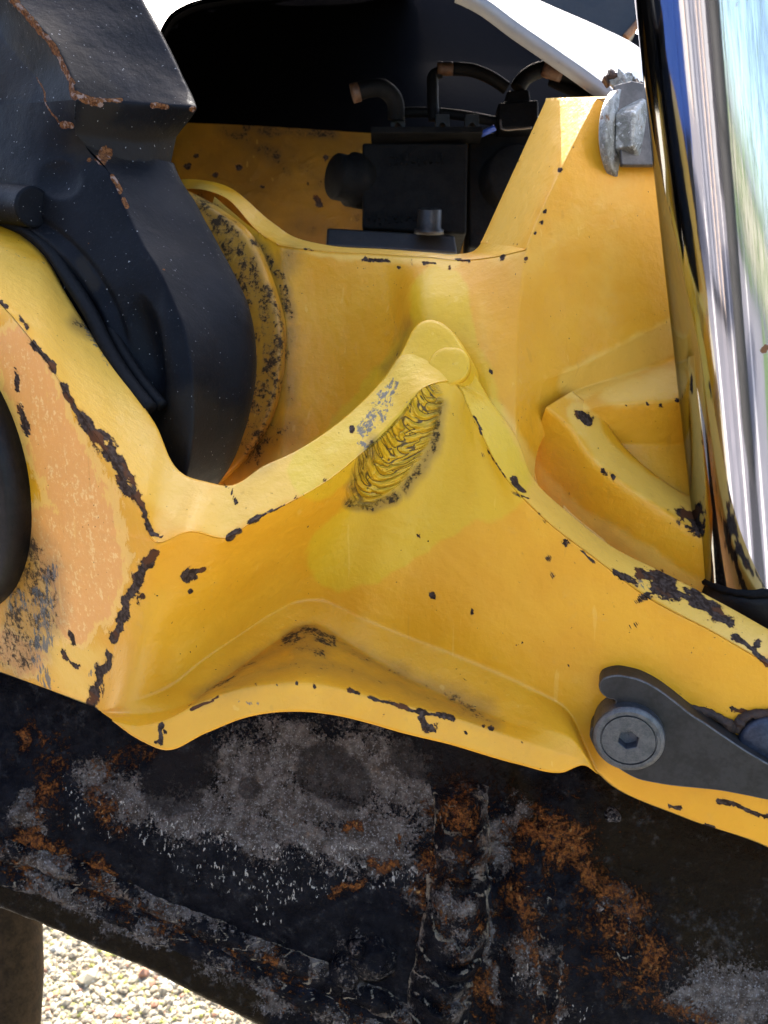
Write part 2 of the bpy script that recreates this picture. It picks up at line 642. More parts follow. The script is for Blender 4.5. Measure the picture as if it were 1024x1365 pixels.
def worn_steel():
    """black paint worn through to grey metal, rust scabs and scratches"""
    s = M("worn_black_steel")
    n_big = s.noise(22, 4, 0.6)
    n_mid = s.noise(110, 5, 0.65)
    n_fine = s.noise(520, 6, 0.7)
    sm, sf, sl = s.sn(120, 5, 0.68), s.sn(640, 6, 0.75), s.sn(38, 5, 0.65)
    base = s.mix(s.step(n_mid, 0.38, 0.66), (0.0026, 0.0025, 0.0036), (0.0080, 0.0076, 0.0090))
    base = s.mix(s.mul(s.step(s.add(s.attr("brown"), s.mul(sl, 0.3), s.mul(sm, 0.2)), 0.25, 0.8), 0.85), base, s.mix(n_fine, (0.0050, 0.0030, 0.0010), (0.018, 0.0105, 0.0036)))
    base = s.mix(s.mul(s.step(s.add(s.sn(260, 6, 0.75), s.mul(sl, 0.5)), 0.45, 0.9), 0.55), base, (0.026, 0.022, 0.020))
    base = s.mix(s.mul(s.step(s.add(s.sn(140, 6, 0.75, 0.6), s.mul(sl, 0.5)), 0.35, 0.75), 0.8), base, s.mix(n_fine, (0.010, 0.006, 0.003), (0.048, 0.027, 0.012)))
    base = s.mix(s.mul(s.step(s.add(s.sn(95, 6, 0.7, 0.4), s.mul(sl, -0.5)), 0.5, 0.9), 0.7), base, (0.011, 0.013, 0.021))
    # bare rubbed metal, eaten into by ragged streaks and pits of leftover paint
    st = s.sn(420, 6, 0.8, 0.5, s.mapping((1.0, 1.0, 0.30), (0.0, 0.35, 0.0)))
    pit = s.sn(620, 4, 0.7)
    bv = s.add(s.attr("bare"), s.mul(st, 0.30), s.mul(pit, 0.38), s.mul(sl, 0.22), s.mul(s.sn(90, 6, 0.75), 0.26))
    bare = s.step(bv, 0.44, 0.62)
    bc = s.mix(s.step(s.sn(170, 5, 0.7), -0.4, 0.6), (0.036, 0.026, 0.019), (0.125, 0.102, 0.085))
    bc = s.mix(s.step(s.sn(900, 3, 0.65), 0.05, 0.7), bc, (0.20, 0.185, 0.175))
    bc = s.mix(s.step(s.sn(60, 5, 0.7), 0.2, 0.8), bc, (0.16, 0.098, 0.058))
    base = s.mix(s.mul(bare, 0.92), base, bc)
    # thin sprinkle of wear everywhere
    base = s.mix(s.mul(s.step(s.add(pit, s.mul(sl, 0.6), s.mul(st, 0.4)), 0.95, 1.15), 0.7), base, (0.075, 0.068, 0.066))
    # cream primer scratches, short and slanting
    scr = s.sn(760, 3, 0.6, 0.4, s.mapping((1.0, 1.0, 0.10), (0.0, 0.42, 0.0)))
    sv = s.add(s.mul(s.attr("scratch"), 0.75), s.mul(scr, 0.62), s.mul(s.sn(190, 4, 0.7), 0.36))
    base = s.mix(s.mul(s.step(sv, 0.92, 1.02), 0.85), base, s.mix(n_fine, (0.18, 0.155, 0.13), (0.45, 0.40, 0.33)))
    # rust
    rv = s.add(s.attr("rust"), s.mul(s.sn(80, 8, 0.82, 1.2), 0.66), s.mul(sf, 0.50), s.mul(s.step(s.sn(55, 3, 0.6), 0.55, 1.0), 0.35))
    rust = s.step(rv, 0.58, 0.80)
    rc = s.mix(s.step(n_fine, 0.38, 0.60), (0.040, 0.012, 0.005), (0.19, 0.062, 0.012))
    rc = s.mix(s.step(s.sn(300, 5, 0.65), 0.25, 0.65), rc, (0.33, 0.17, 0.055))
    rc = s.mix(s.step(s.sn(170, 5, 0.7, 0.5), 0.25, 0.5), rc, (0.005, 0.005, 0.008))
    base = s.mix(s.mul(rust, 0.92), base, rc)
    # pale lips of the weld ripples
    cv = s.add(s.attr("crest"), s.mul(sf, 0.45), s.mul(sm, 0.45))
    base = s.mix(s.mul(s.step(cv, 0.72, 0.95), 0.8), base, s.mix(n_fine, (0.12, 0.085, 0.05), (0.30, 0.25, 0.18)))
    spot = s.attr("spot")
    base = s.mix(s.mul(s.step(s.add(spot, s.mul(sf, 0.2)), 0.4, 0.6), 0.7), base, (0.012, 0.009, 0.008))
    h = s.add(s.mul(n_big, 2.0), s.mul(n_mid, 0.9), s.mul(n_fine, 0.38), s.mul(rust, s.noise(360, 4, 0.7), 1.1), s.mul(bare, -0.12))
    rough = s.mix(n_mid, (0.18,) * 3, (0.42,) * 3)
    rough = s.mix(s.op('MAXIMUM', rust, bare), rough, (0.62,) * 3)
    return s.out(base, rough, 0.0, s.bump(h, 0.0026, 1.0), s.mix(s.op('MAXIMUM', rust, bare), s.mix(s.step(s.add(s.sn(200, 5, 0.7), s.mul(sl, 0.5)), 0.1, 0.9), (0.03,) * 3, (0.30,) * 3), (0.07,) * 3))


def simple(name, a, b, scale, rough, metal=0.0, bump=0.3, spec=0.5):
    s = M(name)
    n = s.noise(scale, 5, 0.65)
    n2 = s.noise(scale * 5, 4, 0.6)
    f = s.op('ADD', s.op('MULTIPLY', n, 0.65), s.op('MULTIPLY', n2, 0.35))
    c = s.mix(s.step(f, 0.38, 0.62), a, b)
    r = s.mix(n, (rough * 0.85,) * 3, (min(1, rough * 1.2),) * 3)
    return s.out(c, r, metal, s.bump(f, 0.001, bump), spec)


MY = yellow_paint()
MB = black_paint()
MW = worn_steel()

# ------------------------------------------------------------------ the yellow casting
PS = Plane(P(207, 724, 365), (-0.58, -0.22, -0.78))        # outer face of the lug
PW = Plane(P(640, 700, 430), (-0.25, -0.28, -0.93))        # the broad wall the hook plate sits on
PR = Plane(P(703, 331, 460), (0.20, 0.03, -0.98))          # side plate beside the rod
K = 20


def ps(x, y, off=0):
    return (x, y, PS.d(x, y, off))


def pw(x, y, off=0):
    return (x, y, PW.d(x, y, off))


def pr(x, y, off=0):
    return (x, y, PR.d(x, y, off))


# long front edge: outer contour of the lug, corner, strip, saddle, rim of the broad wall
lug_top = [ps(-140, 318), ps(-80, 352), ps(0, 404), ps(51, 464), ps(94, 530), ps(148, 612), ps(189, 684)]
n_lug = len(lug_top)
top_line = [ps(207, 722), (253, 709, 368), (300, 717, 377), (340, 693, 384), (378, 674, 392), (437, 641, 404), (487, 600, 414),
            (530, 557, 421), (568, 515, 425), (603, 508, 430), (632, 560, 425), (671, 634, 421), pw(726, 692), pw(792, 743),
            pw(855, 791), pw(956, 845), pw(1024, 886), pw(1100, 932)]
F_all = spline(ctrl(lug_top + top_line), K)
i_corner = n_lug * K
lug_edge = [ps(207, 722), ps(193, 756), ps(167, 819), ps(148, 873), ps(131, 946)]
E = spline(ctrl(lug_edge), K)

sheets = []


def add(name, g):
    v, f = grid_mesh(g)
    sheets.append((name, v, f))
    return g


# lug face (salmon undercoat)
rc = np.concatenate([F_all[:i_corner], E])
rpts = lug_top + lug_edge
nl = len(rpts)
lrows = []
for i, p in enumerate(rpts):
    t = i / (nl - 1)
    yl = 318 + 520 * t
    xl = -160
    row = [ps(xl, yl), ps(xl + (p[0] - xl) * 0.35, yl + (p[1] - yl) * 0.35), ps(xl + (p[0] - xl) * 0.7, yl + (p[1] - yl) * 0.7), p]
    lrows.append(ctrl(row))
g = sheet(lrows, 24, K, 'cr', right=rc)
# gentle hollow of the face
add("lug_face", g)
# its underside, turned back
bot = g[-1]
und = np.stack([bot * (1 - t) + (bot + np.array([0.012, -0.012, 0.05])) * t for t in np.linspace(0, 1, 8)])
add("lug_face", und)

# rim band of the lug and strip up to the saddle
back = [(-140, 240, 512), (-80, 262, 500), (0, 294, 478), (51, 329, 462), (92, 397, 446), (141, 471, 428), (206, 562, 408),
        (250, 633, 396), (275, 640, 395), (305, 645, 396), (352, 619, 404), (394, 600, 413), (437, 573, 424), (476, 541, 433),
        (511, 504, 439), (536, 470, 443), (556, 455, 445), (585, 470, 445)]
front = (lug_top + top_line)[:len(back)]
nF = (len(back) - 1) * K
drop = [(x + 22, y + 90, d + 40) for x, y, d in back[:-4]] + [(530, 590, 478), (556, 556, 480), (572, 530, 478), (596, 520, 476)]
g = sheet([ctrl(drop), ctrl(back), ctrl(front)], K, 26, 'lin', bottom=F_all[:nF + 1])
add("rim", g)

# left wall, valley and broad wall in one sweep
W_top = (top_line)
W_bot = [ps(131, 946), (176, 935, 381), (223, 917, 394), (270, 880, 410), (318, 847, 428), (362, 818, 444), (400, 801, 456),
         (428, 800, 459), (452, 809, 458), (482, 824, 455), pw(520, 840), pw(600, 871), pw(702, 916), pw(752, 944), pw(782, 1000),
         pw(797, 1031), pw(913, 1092), pw(1024, 1131), pw(1100, 1175)]
# top has one control point fewer than the bottom row: split one span of the top
W_top = W_top[:8] + [(549, 537, 423.5)] + W_top[8:]
W_mid = [ps(172, 810), (215, 800, 379), (262, 795, 390), (310, 775, 402), (354, 752, 415), (398, 728, 427), (440, 705, 436),
         (468, 690, 440), (492, 682, 441), (520, 684, 440), pw(560, 710, -3), pw(640, 750), pw(720, 800), pw(775, 850), pw(830, 900),
         pw(880, 940), pw(950, 985), pw(1024, 1010), pw(1100, 1050)]
T, Mi, Bo = ctrl(W_top), ctrl(W_mid), ctrl(W_bot)
wr = []
for v in (0, 0.15, 0.43, 0.67, 1.0):
    m = 0.45
    a = (v - m) * (v - 1) / (m * 1)
    b = v * (v - 1) / (m * (m - 1))
    c = v * (v - m) / (1 - m)
    wr.append(a * T + b * Mi + c * Bo)
F_web = F_all[i_corner:]
i8 = 7 * K
ext = spline(np.array([F_web[i8], P(549, 537, 423.5), F_web[i8 + K]]), K)
# resample so that the sheet's top row keeps the same curve
t_old = np.arange(len(F_web))
t_new = np.concatenate([np.arange(0, i8 + 1), i8 + np.arange(1, 2 * K + 1) / 2.0, np.arange(i8 + K + 1, len(F_web))])
F_web2 = np.stack([np.interp(t_new, t_old, F_web[:, k]) for k in range(3)], 1)
g_web = sheet(wr, K, K, 'cr', top=F_web2, left=E)
# finer rows for the painted marks
add("web", g_web)

# bottom flange: fillet, triangular ledge, arched edge, underside
nb = 16
r1 = [(146, 957, 372), (192, 952, 379), (240, 943, 384), (292, 910, 401), (335, 880, 418), (372, 853, 435), (402, 835, 447),
      (425, 834, 450), (448, 848, 449), (480, 868, 446), (520, 893, 442), (600, 932, 434), (690, 966, 428), (764, 986, 426), (781, 1008, 428), (796.6, 1031.4, 430)]
r2 = [(149, 959, 369), (184, 968, 370), (214, 962, 371), (263, 938, 376), (312, 920, 381), (352, 913, 386), (394, 910, 390),
      (426, 912, 394), (456, 918, 397), (490, 927, 401), (532, 938, 405), (600, 955, 412), (680, 982, 418), (757, 1007, 422), (780, 1014, 427), (796.3, 1031.8, 429.5)]
r3 = [(150, 961, 368), (188, 988, 369), (222, 1001, 370), (276, 978, 375), (326, 958, 380), (362, 951, 385), (396, 949.5, 389),
      (424, 951, 393), (452, 955, 396), (486, 963, 400), (528, 975, 404), (600, 993, 411), (690, 1019, 417), (748, 1030, 421), (779, 1021, 426), (796, 1032.3, 429)]
r4 = [(x, y - 6, d + 60) for x, y, d in r3]
g = sheet([ctrl(W_bot[:nb]), ctrl(r1), ctrl(r2), ctrl(r3), ctrl(r4)], K, 18, 'lin', top=g_web[-1][:(nb - 1) * K + 1])
add("flange", g)
# underside of the broad wall right of the flange
wb = g_web[-1][(nb - 1) * K:]
und = np.stack([wb * (1 - t) + (wb + np.array([0.01, 0.004, 0.05])) * t for t in np.linspace(0, 1, 10)])
add("web", und)

# rim of the broad wall, running from the saddle to the right
i0 = 8
rb = [(628, 480, 441), (656, 535, 440), pw(686, 575, -24), pw(714, 640, -24), pw(762, 685, -24), pw(822, 730, -24), pw(888, 763, -24), pw(974, 808, -24),
      pw(1024, 836, -24), pw(1100, 880, -24)]
rf = (lug_top + top_line)[n_lug + i0:]
rd = [(x + 5, y + 110, d + 22) for x, y, d in rb]
g = sheet([ctrl(rf), ctrl(rb), ctrl(rd)], K, 16, 'lin', top=F_all[(n_lug + i0) * K:])
add("rim", g)

# side plate, bend and ledge of the pocket
sp = [[pr(795, 131), pr(812, 140), pr(830, 150), pr(850, 160), pr(880, 170), pr(1020, 190)],
      [pr(745, 232), pr(770, 233), pr(800, 235), pr(840, 237), pr(890, 240), pr(1020, 245)],
      [pr(703, 331), pr(735, 330), pr(780, 330), pr(830, 328), pr(890, 325), pr(1020, 320)],
      [(692, 420, 453), (722, 415, 460), pr(772, 410), pr(830, 400), pr(890, 385), pr(1020, 345)],
      [(688, 500, 445), (712, 505, 453), pr(762, 493), pr(830, 460), pr(897, 426), pr(1020, 363)],
      [(688, 575, 440), (720, 548, 457), (775, 518, 473), (838, 498, 478), (905, 476, 482), (1020, 435, 488)],
      [(718, 700, 456), (733, 572, 463), (798, 541, 465), (850, 537, 466), (913, 534, 467), (1020, 530, 468)]]
sp = [ctrl(r) for r in sp]
g_sp = sheet(sp, K, K, 'lin')
H = spline(np.array([r[0] for r in sp]), K)
g_sp = sheet(sp, K, K, 'lin', left=H)
add("side_plate", g_sp[:4 * K + 1])
add("pocket_floor", g_sp[4 * K:])
bot6 = spline(sp[6][2:], K)

# recess wall behind the rib
rows = [sp[6][1:], ctrl([(757, 600, 478), (808, 592, 480), (862, 594, 481), (916, 594, 482), (1020, 592, 483)]),
        ctrl([(750, 690, 476), (800, 720, 474), (865, 730, 474), (925, 740, 474), (1020, 780, 475)])]
add("pocket_floor", sheet(rows, K, 20, 'lin', top=g_sp[-1][1 * K:]))

# back of the gap beside the rib
add("pocket_floor", sheet([ctrl([(676, 540, 462), (770, 560, 492)]), ctrl([(680, 640, 474), (790, 650, 494)]), ctrl([(690, 800, 486), (800, 800, 496)])], 12, 10))

# curved rib in the pocket
rl = [(728, 543, 450), (757, 567, 454), (788, 610, 455), (819, 638, 455), (858, 665, 455), (905, 696, 456), (960, 730, 458), (1040, 775, 460)]
ru = [(764, 521, 464), (798, 549, 471), (835, 597, 473), (873, 631, 474), (898, 648, 474), (930, 665, 475), (972, 694, 477), (1052, 738, 479)]
rdn = [(708, 600, 474), (716, 650, 482), (752, 720, 486), (790, 760, 486), (840, 800, 482), (890, 840, 484), (950, 880, 484), (1040, 930, 484)]
rbk = [(x + 2, y + 70, d + 12) for x, y, d in ru]
g = sheet([ctrl(rbk), ctrl(ru), ctrl(rl), ctrl(rdn)], K, 14, 'lin')
add("rib", g)

# inner wall of the yoke and the column
wt = [(372, 326, 528), (434, 334, 520), (512, 338, 510), (570, 343, 494), (612, 346, 486), (660, 341, 474), pr(703, 331)]
wl = [ctrl(wt),
      ctrl([(380, 425, 528), (440, 435, 524), (520, 435, 503), (575, 425, 466), (618, 422, 462), (656, 422, 458), (692, 420, 453)]),
      ctrl([(380, 510, 526), (440, 510, 522), (520, 500, 500), (575, 490, 466), (615, 500, 456), (655, 500, 446), (688, 500, 445)]),
      ctrl([(372, 600, 524), (440, 600, 518), (520, 580, 500), (575, 560, 470), (622, 570, 450), (655, 575, 441), (688, 575, 440)]),
      ctrl([(360, 700, 520), (440, 700, 514), (520, 670, 500), (580, 640, 480), (630, 650, 460), (665, 650, 456), (718, 700, 456)])]
g_w = sheet(wl, K, K, 'cr', right=H[2 * K:6 * K + 1])
add("yoke_wall", g_w)
# left part of the same wall, running behind the arm
wl2 = [ctrl([(286, 262, 552), (344, 309, 538), (372, 326, 528)]), ctrl([(240, 430, 560), (310, 425, 545), (380, 425, 528)]),
       ctrl([(230, 510, 560), (310, 510, 545), (380, 510, 526)]), ctrl([(230, 600, 560), (310, 600, 545), (372, 600, 524)]),
       ctrl([(230, 700, 560), (300, 700, 545), (360, 700, 520)])]
add("yoke_wall", sheet(wl2, K, K, 'cr', right=g_w[:, 0]))

# rim on top of that wall
tf = [(225, 256, 565), (262, 252, 558), (298, 262, 550), (344, 308, 538)] + wt
tb = [(215, 240, 590), (262, 238, 585), (300, 246, 578), (360, 293, 566), (392, 314, 556), (440, 327, 545), (514, 332, 534), (572, 336, 524),
      (608, 338, 514), (632, 332, 508), (641, 322, 505)]
g = sheet([ctrl([(x, y + 80, d + 10) for x, y, d in tb]), ctrl(tb), ctrl(tf)], K, 14, 'lin')
ia = 4 * K
g[-1, ia:] = g_w[0]
add("rim", g)
# slanted face of the post
pl = [(728, 131, 520), (690, 214, 514), (641, 322, 505)]
pe = [pr(795, 131), pr(745, 232), pr(703, 331)]
rows = [ctrl([(a[0], a[1] - 0, a[2]), ((a[0] + b[0]) / 2, (a[1] + b[1]) / 2 + (3 if i == 2 else 0), (a[2] + b[2]) / 2), b]) for i, (a, b) in enumerate(zip(pl, pe))]
add("post", sheet(rows, 30, K, 'cr', right=H[:2 * K + 1]))
# hidden flanks that give the post its depth
rows = [ctrl([(a[0] + 30, a[1] + 20, a[2] + 70), a]) for a in pl]
add("post", sheet(rows, 12, K, 'cr'))
rows = [ctrl([(728, 131, 520), (760, 131, 496), pr(795, 131)]), ctrl([(790, 128, 560), (815, 128, 540), pr(850, 130, -40)])]
add("post", sheet(rows, 16, 8))

# boss of the far lug round the arm's pin: dirty ring
ro = [(246, 252, 556), (296, 279, 545), (340, 318, 534), (366, 378, 528), (381, 436, 526), (379, 499, 526), (365, 555, 527), (334, 606, 532), (280, 655, 545)]
ri = [(a[0] - 8, a[1] + 2, a[2] - 6) for a in ro]
r5 = [(a[0] - 26, a[1] + 4, a[2] - 4) for a in ro]
r6 = [(a[0] - 60, a[1] + 8, a[2] + 3) for a in ro]
r7 = [(a[0] - 150, a[1] + 12, a[2] + 25) for a in ro]
add("boss", sheet([ctrl(r7), ctrl(r6), ctrl(r5), ctrl(ri), ctrl(ro)], K, 10, 'cr'))

# weld and round everything that touches
V, F, I = weld(sheets)
V = smooth(V, F, 2, 0.5)
F = face_viewer(V, F, I)

# scar: raised, rippled lump where the walls meet (its own length and width co-ordinates)
PX = proj(V)
sa, sb = np.array([573.0, 525.0]), np.array([480.0, 662.0])
ax = (sb - sa) / np.linalg.norm(sb - sa)
pxv = np.array([-ax[1], ax[0]])
mid = (sa + sb) / 2
su = ((PX - mid) @ ax) / 88.0
sv = ((PX - mid) @ pxv) / (33.0 + 0 * su)
rr = np.sqrt(su**2 + sv**2)
web_ids = [k for k, s in enumerate(sheets) if s[0] in ("web",)]
is_web = np.zeros(len(V), bool)
for k in web_ids:
    is_web[F[I == k].ravel()] = True
scar = np.where(is_web, np.clip(1.6 - 1.1 * rr, 0, 1.2), 0)
N0 = vnormals(V, F)
lump = np.where(is_web, np.clip(1 - rr**2, 0, 1), 0)
V = V + N0 * (lump * 0.0022)[:, None]
# slow unevenness of the casting
amp = 0.00035
dn = vnoise(V, 22.0, 3.1, 2)
V = V + N0 * (dn * amp)[:, None]
# weld beads laid along the two arms of the ledge
NN = vnormals(V, F)

S = lambda *p: list(p)
chips = [
    (S((0, 402), (12, 412)), 2), (S((25, 427), (36, 440)), 5), (S((48, 458), (60, 474), (72, 492)), 7), (S((84, 512), (95, 535), (104, 552)), 6),
    (S((108, 556), (123, 574), (138, 590)), 11), (S((146, 598), (158, 618), (166, 634)), 14), (S((160, 638), (178, 662)), 9),
    (S((178, 662), (190, 682), (203, 710)), 6), (S((200, 708), (217, 716)), 4), (S((205, 735), (197, 752)), 7), (S((194, 748), (183, 775), (177, 792)), 9),
    (S((190, 794)), 4), (S((168, 800), (160, 835)), 7), (S((160, 835), (153, 850)), 9), (S((146, 873), (136, 897), (120, 938)), 9), (S((112, 942), (126, 950)), 6),
    (S((95, 845), (98, 860)), 4), (S((84, 868), (92, 880), (102, 888)), 4), (S((247, 768), (258, 762), (270, 758)), 7), (S((262, 768)), 6), (S((253, 787)), 4),
    (S((303, 718), (318, 711)), 5), (S((332, 697), (345, 691)), 4), (S((345, 691), (378, 675)), 2), (S((435, 640)), 4), (S((394, 664)), 3),
    (S((296, 645), (306, 652), (312, 668)), 2.2), (S((213, 990), (216, 968)), 5), (S((206, 990)), 7), (S((222, 976)), 4),
    (S((254, 944), (270, 937), (290, 930)), 2), (S((341, 914)), 3), (S((370, 912)), 3), (S((418, 914)), 5.5), (S((395, 911)), 2), (S((466, 920), (480, 925)), 4),
    (S((490, 928), (512, 935), (530, 938)), 3.5), (S((535, 939), (560, 948), (582, 953), (604, 958)), 5), (S((560, 958), (575, 974)), 9), (S((655, 972)), 6), (S((646, 968)), 4),
    (S((624, 977)), 3), (S((697, 990)), 2.5), (S((577, 788), (579, 795)), 3.5), (S((629, 814)), 5), (S((665, 858)), 5.5), (S((558, 713)), 3), (S((731, 743)), 5), (S((737, 767)), 4),
    (S((698, 740)), 2), (S((765, 749)), 2.5), (S((632, 560), (640, 580)), 1.8), (S((645, 606)), 3.2), (S((652, 600), (672, 633)), 1.6), (S((662, 618)), 4), (S((685, 640), (697, 655)), 5),
    (S((684, 656), (702, 663)), 3.8), (S((716, 684)), 3), (S((725, 693)), 2), (S((756, 721)), 6), (S((775, 735), (793, 747)), 4), (S((820, 765), (838, 772)), 5),
    (S((855, 770), (872, 768), (895, 785)), 14), (S((875, 785), (920, 795), (950, 815), (972, 828)), 13), (S((848, 803), (860, 797), (868, 792)), 4), (S((978, 850), (1005, 866), (1024, 882)), 5),
    (S((1010, 860)), 8), (S((774, 553), (783, 560)), 9), (S((803, 624), (816, 634)), 4), (S((838, 651)), 2), (S((860, 665)), 2.5), (S((890, 683)), 2.5), (S((908, 685), (922, 688), (932, 702)), 13),
    (S((880, 537)), 5), (S((902, 535)), 3.5), (S((862, 537)), 2.5), (S((835, 540)), 1.5), (S((745, 228)), 5), (S((727, 280)), 5), (S((722, 296)), 4), (S((713, 313)), 5),
    (S((670, 343)), 6), (S((703, 342)), 4.5), (S((687, 325)), 4.5), (S((765, 197)), 2.2), (S((693, 214)), 2.5), (S((684, 365)), 3), (S((485, 346), (505, 347), (515, 346)), 4),
    (S((533, 355)), 5), (S((550, 350)), 3.5), (S((563, 352), (580, 352)), 2.4), (S((597, 355)), 3.5), (S((608, 348), (626, 350)), 2.5), (S((405, 334), (425, 336)), 2),
    (S((655, 496)), 3.2), (S((470, 572)), 5), (S((609, 499)), 3.5), (S((893, 1074), (905, 1078)), 4.5), (S((940, 1100), (952, 1104)), 4), (S((980, 1120), (1000, 1126)), 3),
    (S((885, 960), (900, 968), (940, 962)), 3), (S((975, 945), (1000, 950)), 4), (S((960, 1066), (1000, 1082), (1024, 1088)), 4), (S((18, 492), (24, 520)), 4), (S((25, 540), (36, 580)), 5),
    (S((620, 908)), 2), (S((755, 885)), 1.5), (S((410, 700)), 1.5), (S((392, 590)), 1.5), (S((395, 520)), 2.2), (S((409, 437)), 2), (S((300, 560)), 2), (S((466, 404)), 1.6),
    (S((805, 272)), 1.8), (S((746, 414)), 1.8), (S((735, 720)), 2), (S((690, 790)), 2), (S((880, 905)), 2), (S((868, 850)), 2), (S((836, 838), (850, 830)), 1.6)]
salmon = [(S((20, 470), (55, 550), (90, 640), (120, 720)), 42), (S((75, 600), (115, 680), (132, 750), (115, 800)), 46), (S((60, 700), (90, 780), (100, 830)), 34), (S((10, 860), (40, 880)), 26)]
lime = [(S((585, 395), (592, 440), (600, 490)), 38), (S((575, 470), (520, 540), (470, 600)), 44), (S((420, 630), (470, 590)), 34), (S((600, 500), (620, 580), (650, 640)), 52), (S((560, 560), (600, 640)), 60),
        (S((540, 660), (480, 720), (455, 740)), 44), (S((640, 650), (560, 700), (490, 745)), 32)]
pale = [(S((-80, 320), (60, 400), (130, 520), (190, 620), (250, 670)), 48, .8), (S((290, 685), (340, 655), (400, 625)), 34), (S((440, 600), (500, 545), (550, 480)), 24, .5),  # painted sky light on rims, ledges and the post
        (S((648, 560), (700, 640), (760, 700), (860, 758), (1000, 850)), 26, 1.3), (S((772, 552), (808, 604), (858, 645), (930, 688)), 15, 1.1), (S((768, 512), (840, 478), (900, 446), (960, 415)), 22, 1.2), (S((820, 522), (900, 510)), 24, .8),
        (S((270, 258), (330, 280), (380, 312), (430, 330), (520, 336), (600, 343)), 14), (S((120, 880), (60, 860), (110, 920)), 34, .6), (S((740, 140), (700, 250), (670, 320)), 40, .7), (S((700, 350), (830, 250), (800, 420)), 70, .35),
        (S((640, 400), (650, 480)), 30, .3)]
grime = [(S((410, 843), (372, 863), (320, 893), (265, 930)), 15, 0.55), (S((412, 842), (470, 869), (540, 902), (620, 938)), 17, 0.55), (S((385, 853), (412, 842), (440, 853)), 14, 0.95), (S((398, 862), (430, 866)), 26, 0.6),
         (S((600, 930), (640, 950)), 24, 0.62), (S((300, 916), (350, 895), (410, 882), (470, 895), (540, 918), (600, 944)), 24, 0.5), (S((640, 955), (660, 965)), 14, 0.5),
         (S((262, 262), (300, 300), (335, 350), (345, 400)), 22, 0.75), (S((350, 392), (366, 440), (364, 505), (345, 565)), 20, 0.95), (S((345, 545), (335, 600)), 34, 0.85), (S((384, 440), (382, 540)), 18, 0.62), (S((290, 300), (325, 380), (335, 520)), 34, 0.72), (S((352, 410), (358, 470), (350, 540)), 8, 1.1),
         (S((340, 322), (372, 366), (386, 420)), 11, 0.85), (S((385, 340), (375, 360)), 22, 0.6), (S((330, 610), (380, 570)), 30, 0.6), (S((30, 735), (36, 800), (26, 870)), 40, 0.95), (S((62, 760), (66, 830)), 26, 0.8), (S((100, 430), (120, 440)), 14, 0.7), (S((30, 310), (80, 360), (125, 440)), 8, 0.7),
         (S((545, 430), (530, 468), (512, 492)), 12, 0.5), (S((735, 600), (780, 680), (850, 740)), 40, 0.22), (S((466, 672), (495, 675), (528, 664)), 9, 1.0), (S((584, 540), (578, 600), (540, 655)), 12, 0.75), (S((500, 585), (470, 650)), 10, 0.7),
         (S((228, 262), (240, 320)), 30, 0.7)]
scuff = [(S((508, 530), (486, 575)), 18, 0.80), (S((525, 515), (505, 560)), 16, 0.8), (S((560, 525), (520, 560)), 14, 0.5), (S((484, 592), (500, 605)), 10, 0.95), (S((20, 800), (50, 800), (60, 850)), 26, 0.95), (S((45, 860), (62, 915)), 14, 0.9), (S((70, 760), (62, 820)), 18, 0.9),
         (S((0, 331), (30, 342), (62, 352)), 2.5, 1.0), (S((230, 630), (262, 626)), 2.5, 0.9), (S((84, 345), (104, 400), (118, 440), (150, 490)), 8, 0.85), (S((310, 935), (350, 938)), 10, 0.55), (S((850, 778), (900, 790)), 10, 0.8), (S((120, 900), (135, 880)), 8, 0.7)]
PXf = proj(V)
PXn = PXf + np.stack([vnoise(V, 90, 5.0, 3), vnoise(V, 90, 9.0, 3)], 1) * 4.0
A = dict(chip=np.minimum(stroke_mask(PXn, chips, rmod=np.clip(0.74 + 0.75 * vnoise(V, 170, 12.0, 3), 0.35, 1.7)), 1.1), salmon=np.minimum(stroke_mask(PXn, salmon), 1.0), lime=np.minimum(stroke_mask(PXn, lime), 0.95), pale=np.minimum(stroke_mask(PXn, pale), 1),
         grime=np.minimum(stroke_mask(PXn, grime), 0.95), scuff=np.minimum(stroke_mask(PXn, scuff), 0.95))
A["scar"], A["scar_u"], A["scar_v"] = scar, su * 0.5, sv
part_of = lambda names: np.isin(I, [k for k, s in enumerate(sheets) if s[0] in names])


def only(attr, names):
    m = np.zeros(len(V), bool)
    m[F[part_of(names)].ravel()] = True
    A[attr] = np.where(m, A[attr], 0)


only("salmon", ("lug_face",))
webm = np.zeros(len(V), bool)
webm[F[part_of(("web",))].ravel()] = True
A["pale"] = np.where(webm, A["pale"] * 0.25, A["pale"])
A["salmon"] = np.where(PXf[:, 0] > 212, 0, A["salmon"])

casting = thing("cast_bracket", P(560, 700, 450), "thick yellow cast bracket with chipped paint and a burnt weld scar beside the black arm", "machine bracket")
for nm in ["lug_face", "rim", "web", "flange", "side_plate", "pocket_floor", "rib", "yoke_wall", "post", "boss"]:
    sel = part_of([nm])
    f = F[sel]
    used, inv = np.unique(f, return_inverse=True)
    f2 = inv.reshape(f.shape)
    lab = {"lug_face": "lug face scraped down to salmon undercoat", "boss": "ring smeared with black grease"}.get(nm)
    make(nm, V[used], f2, MY, casting, attrs={k: a[used] for k, a in A.items()}, normals=NN[used], label=lab)

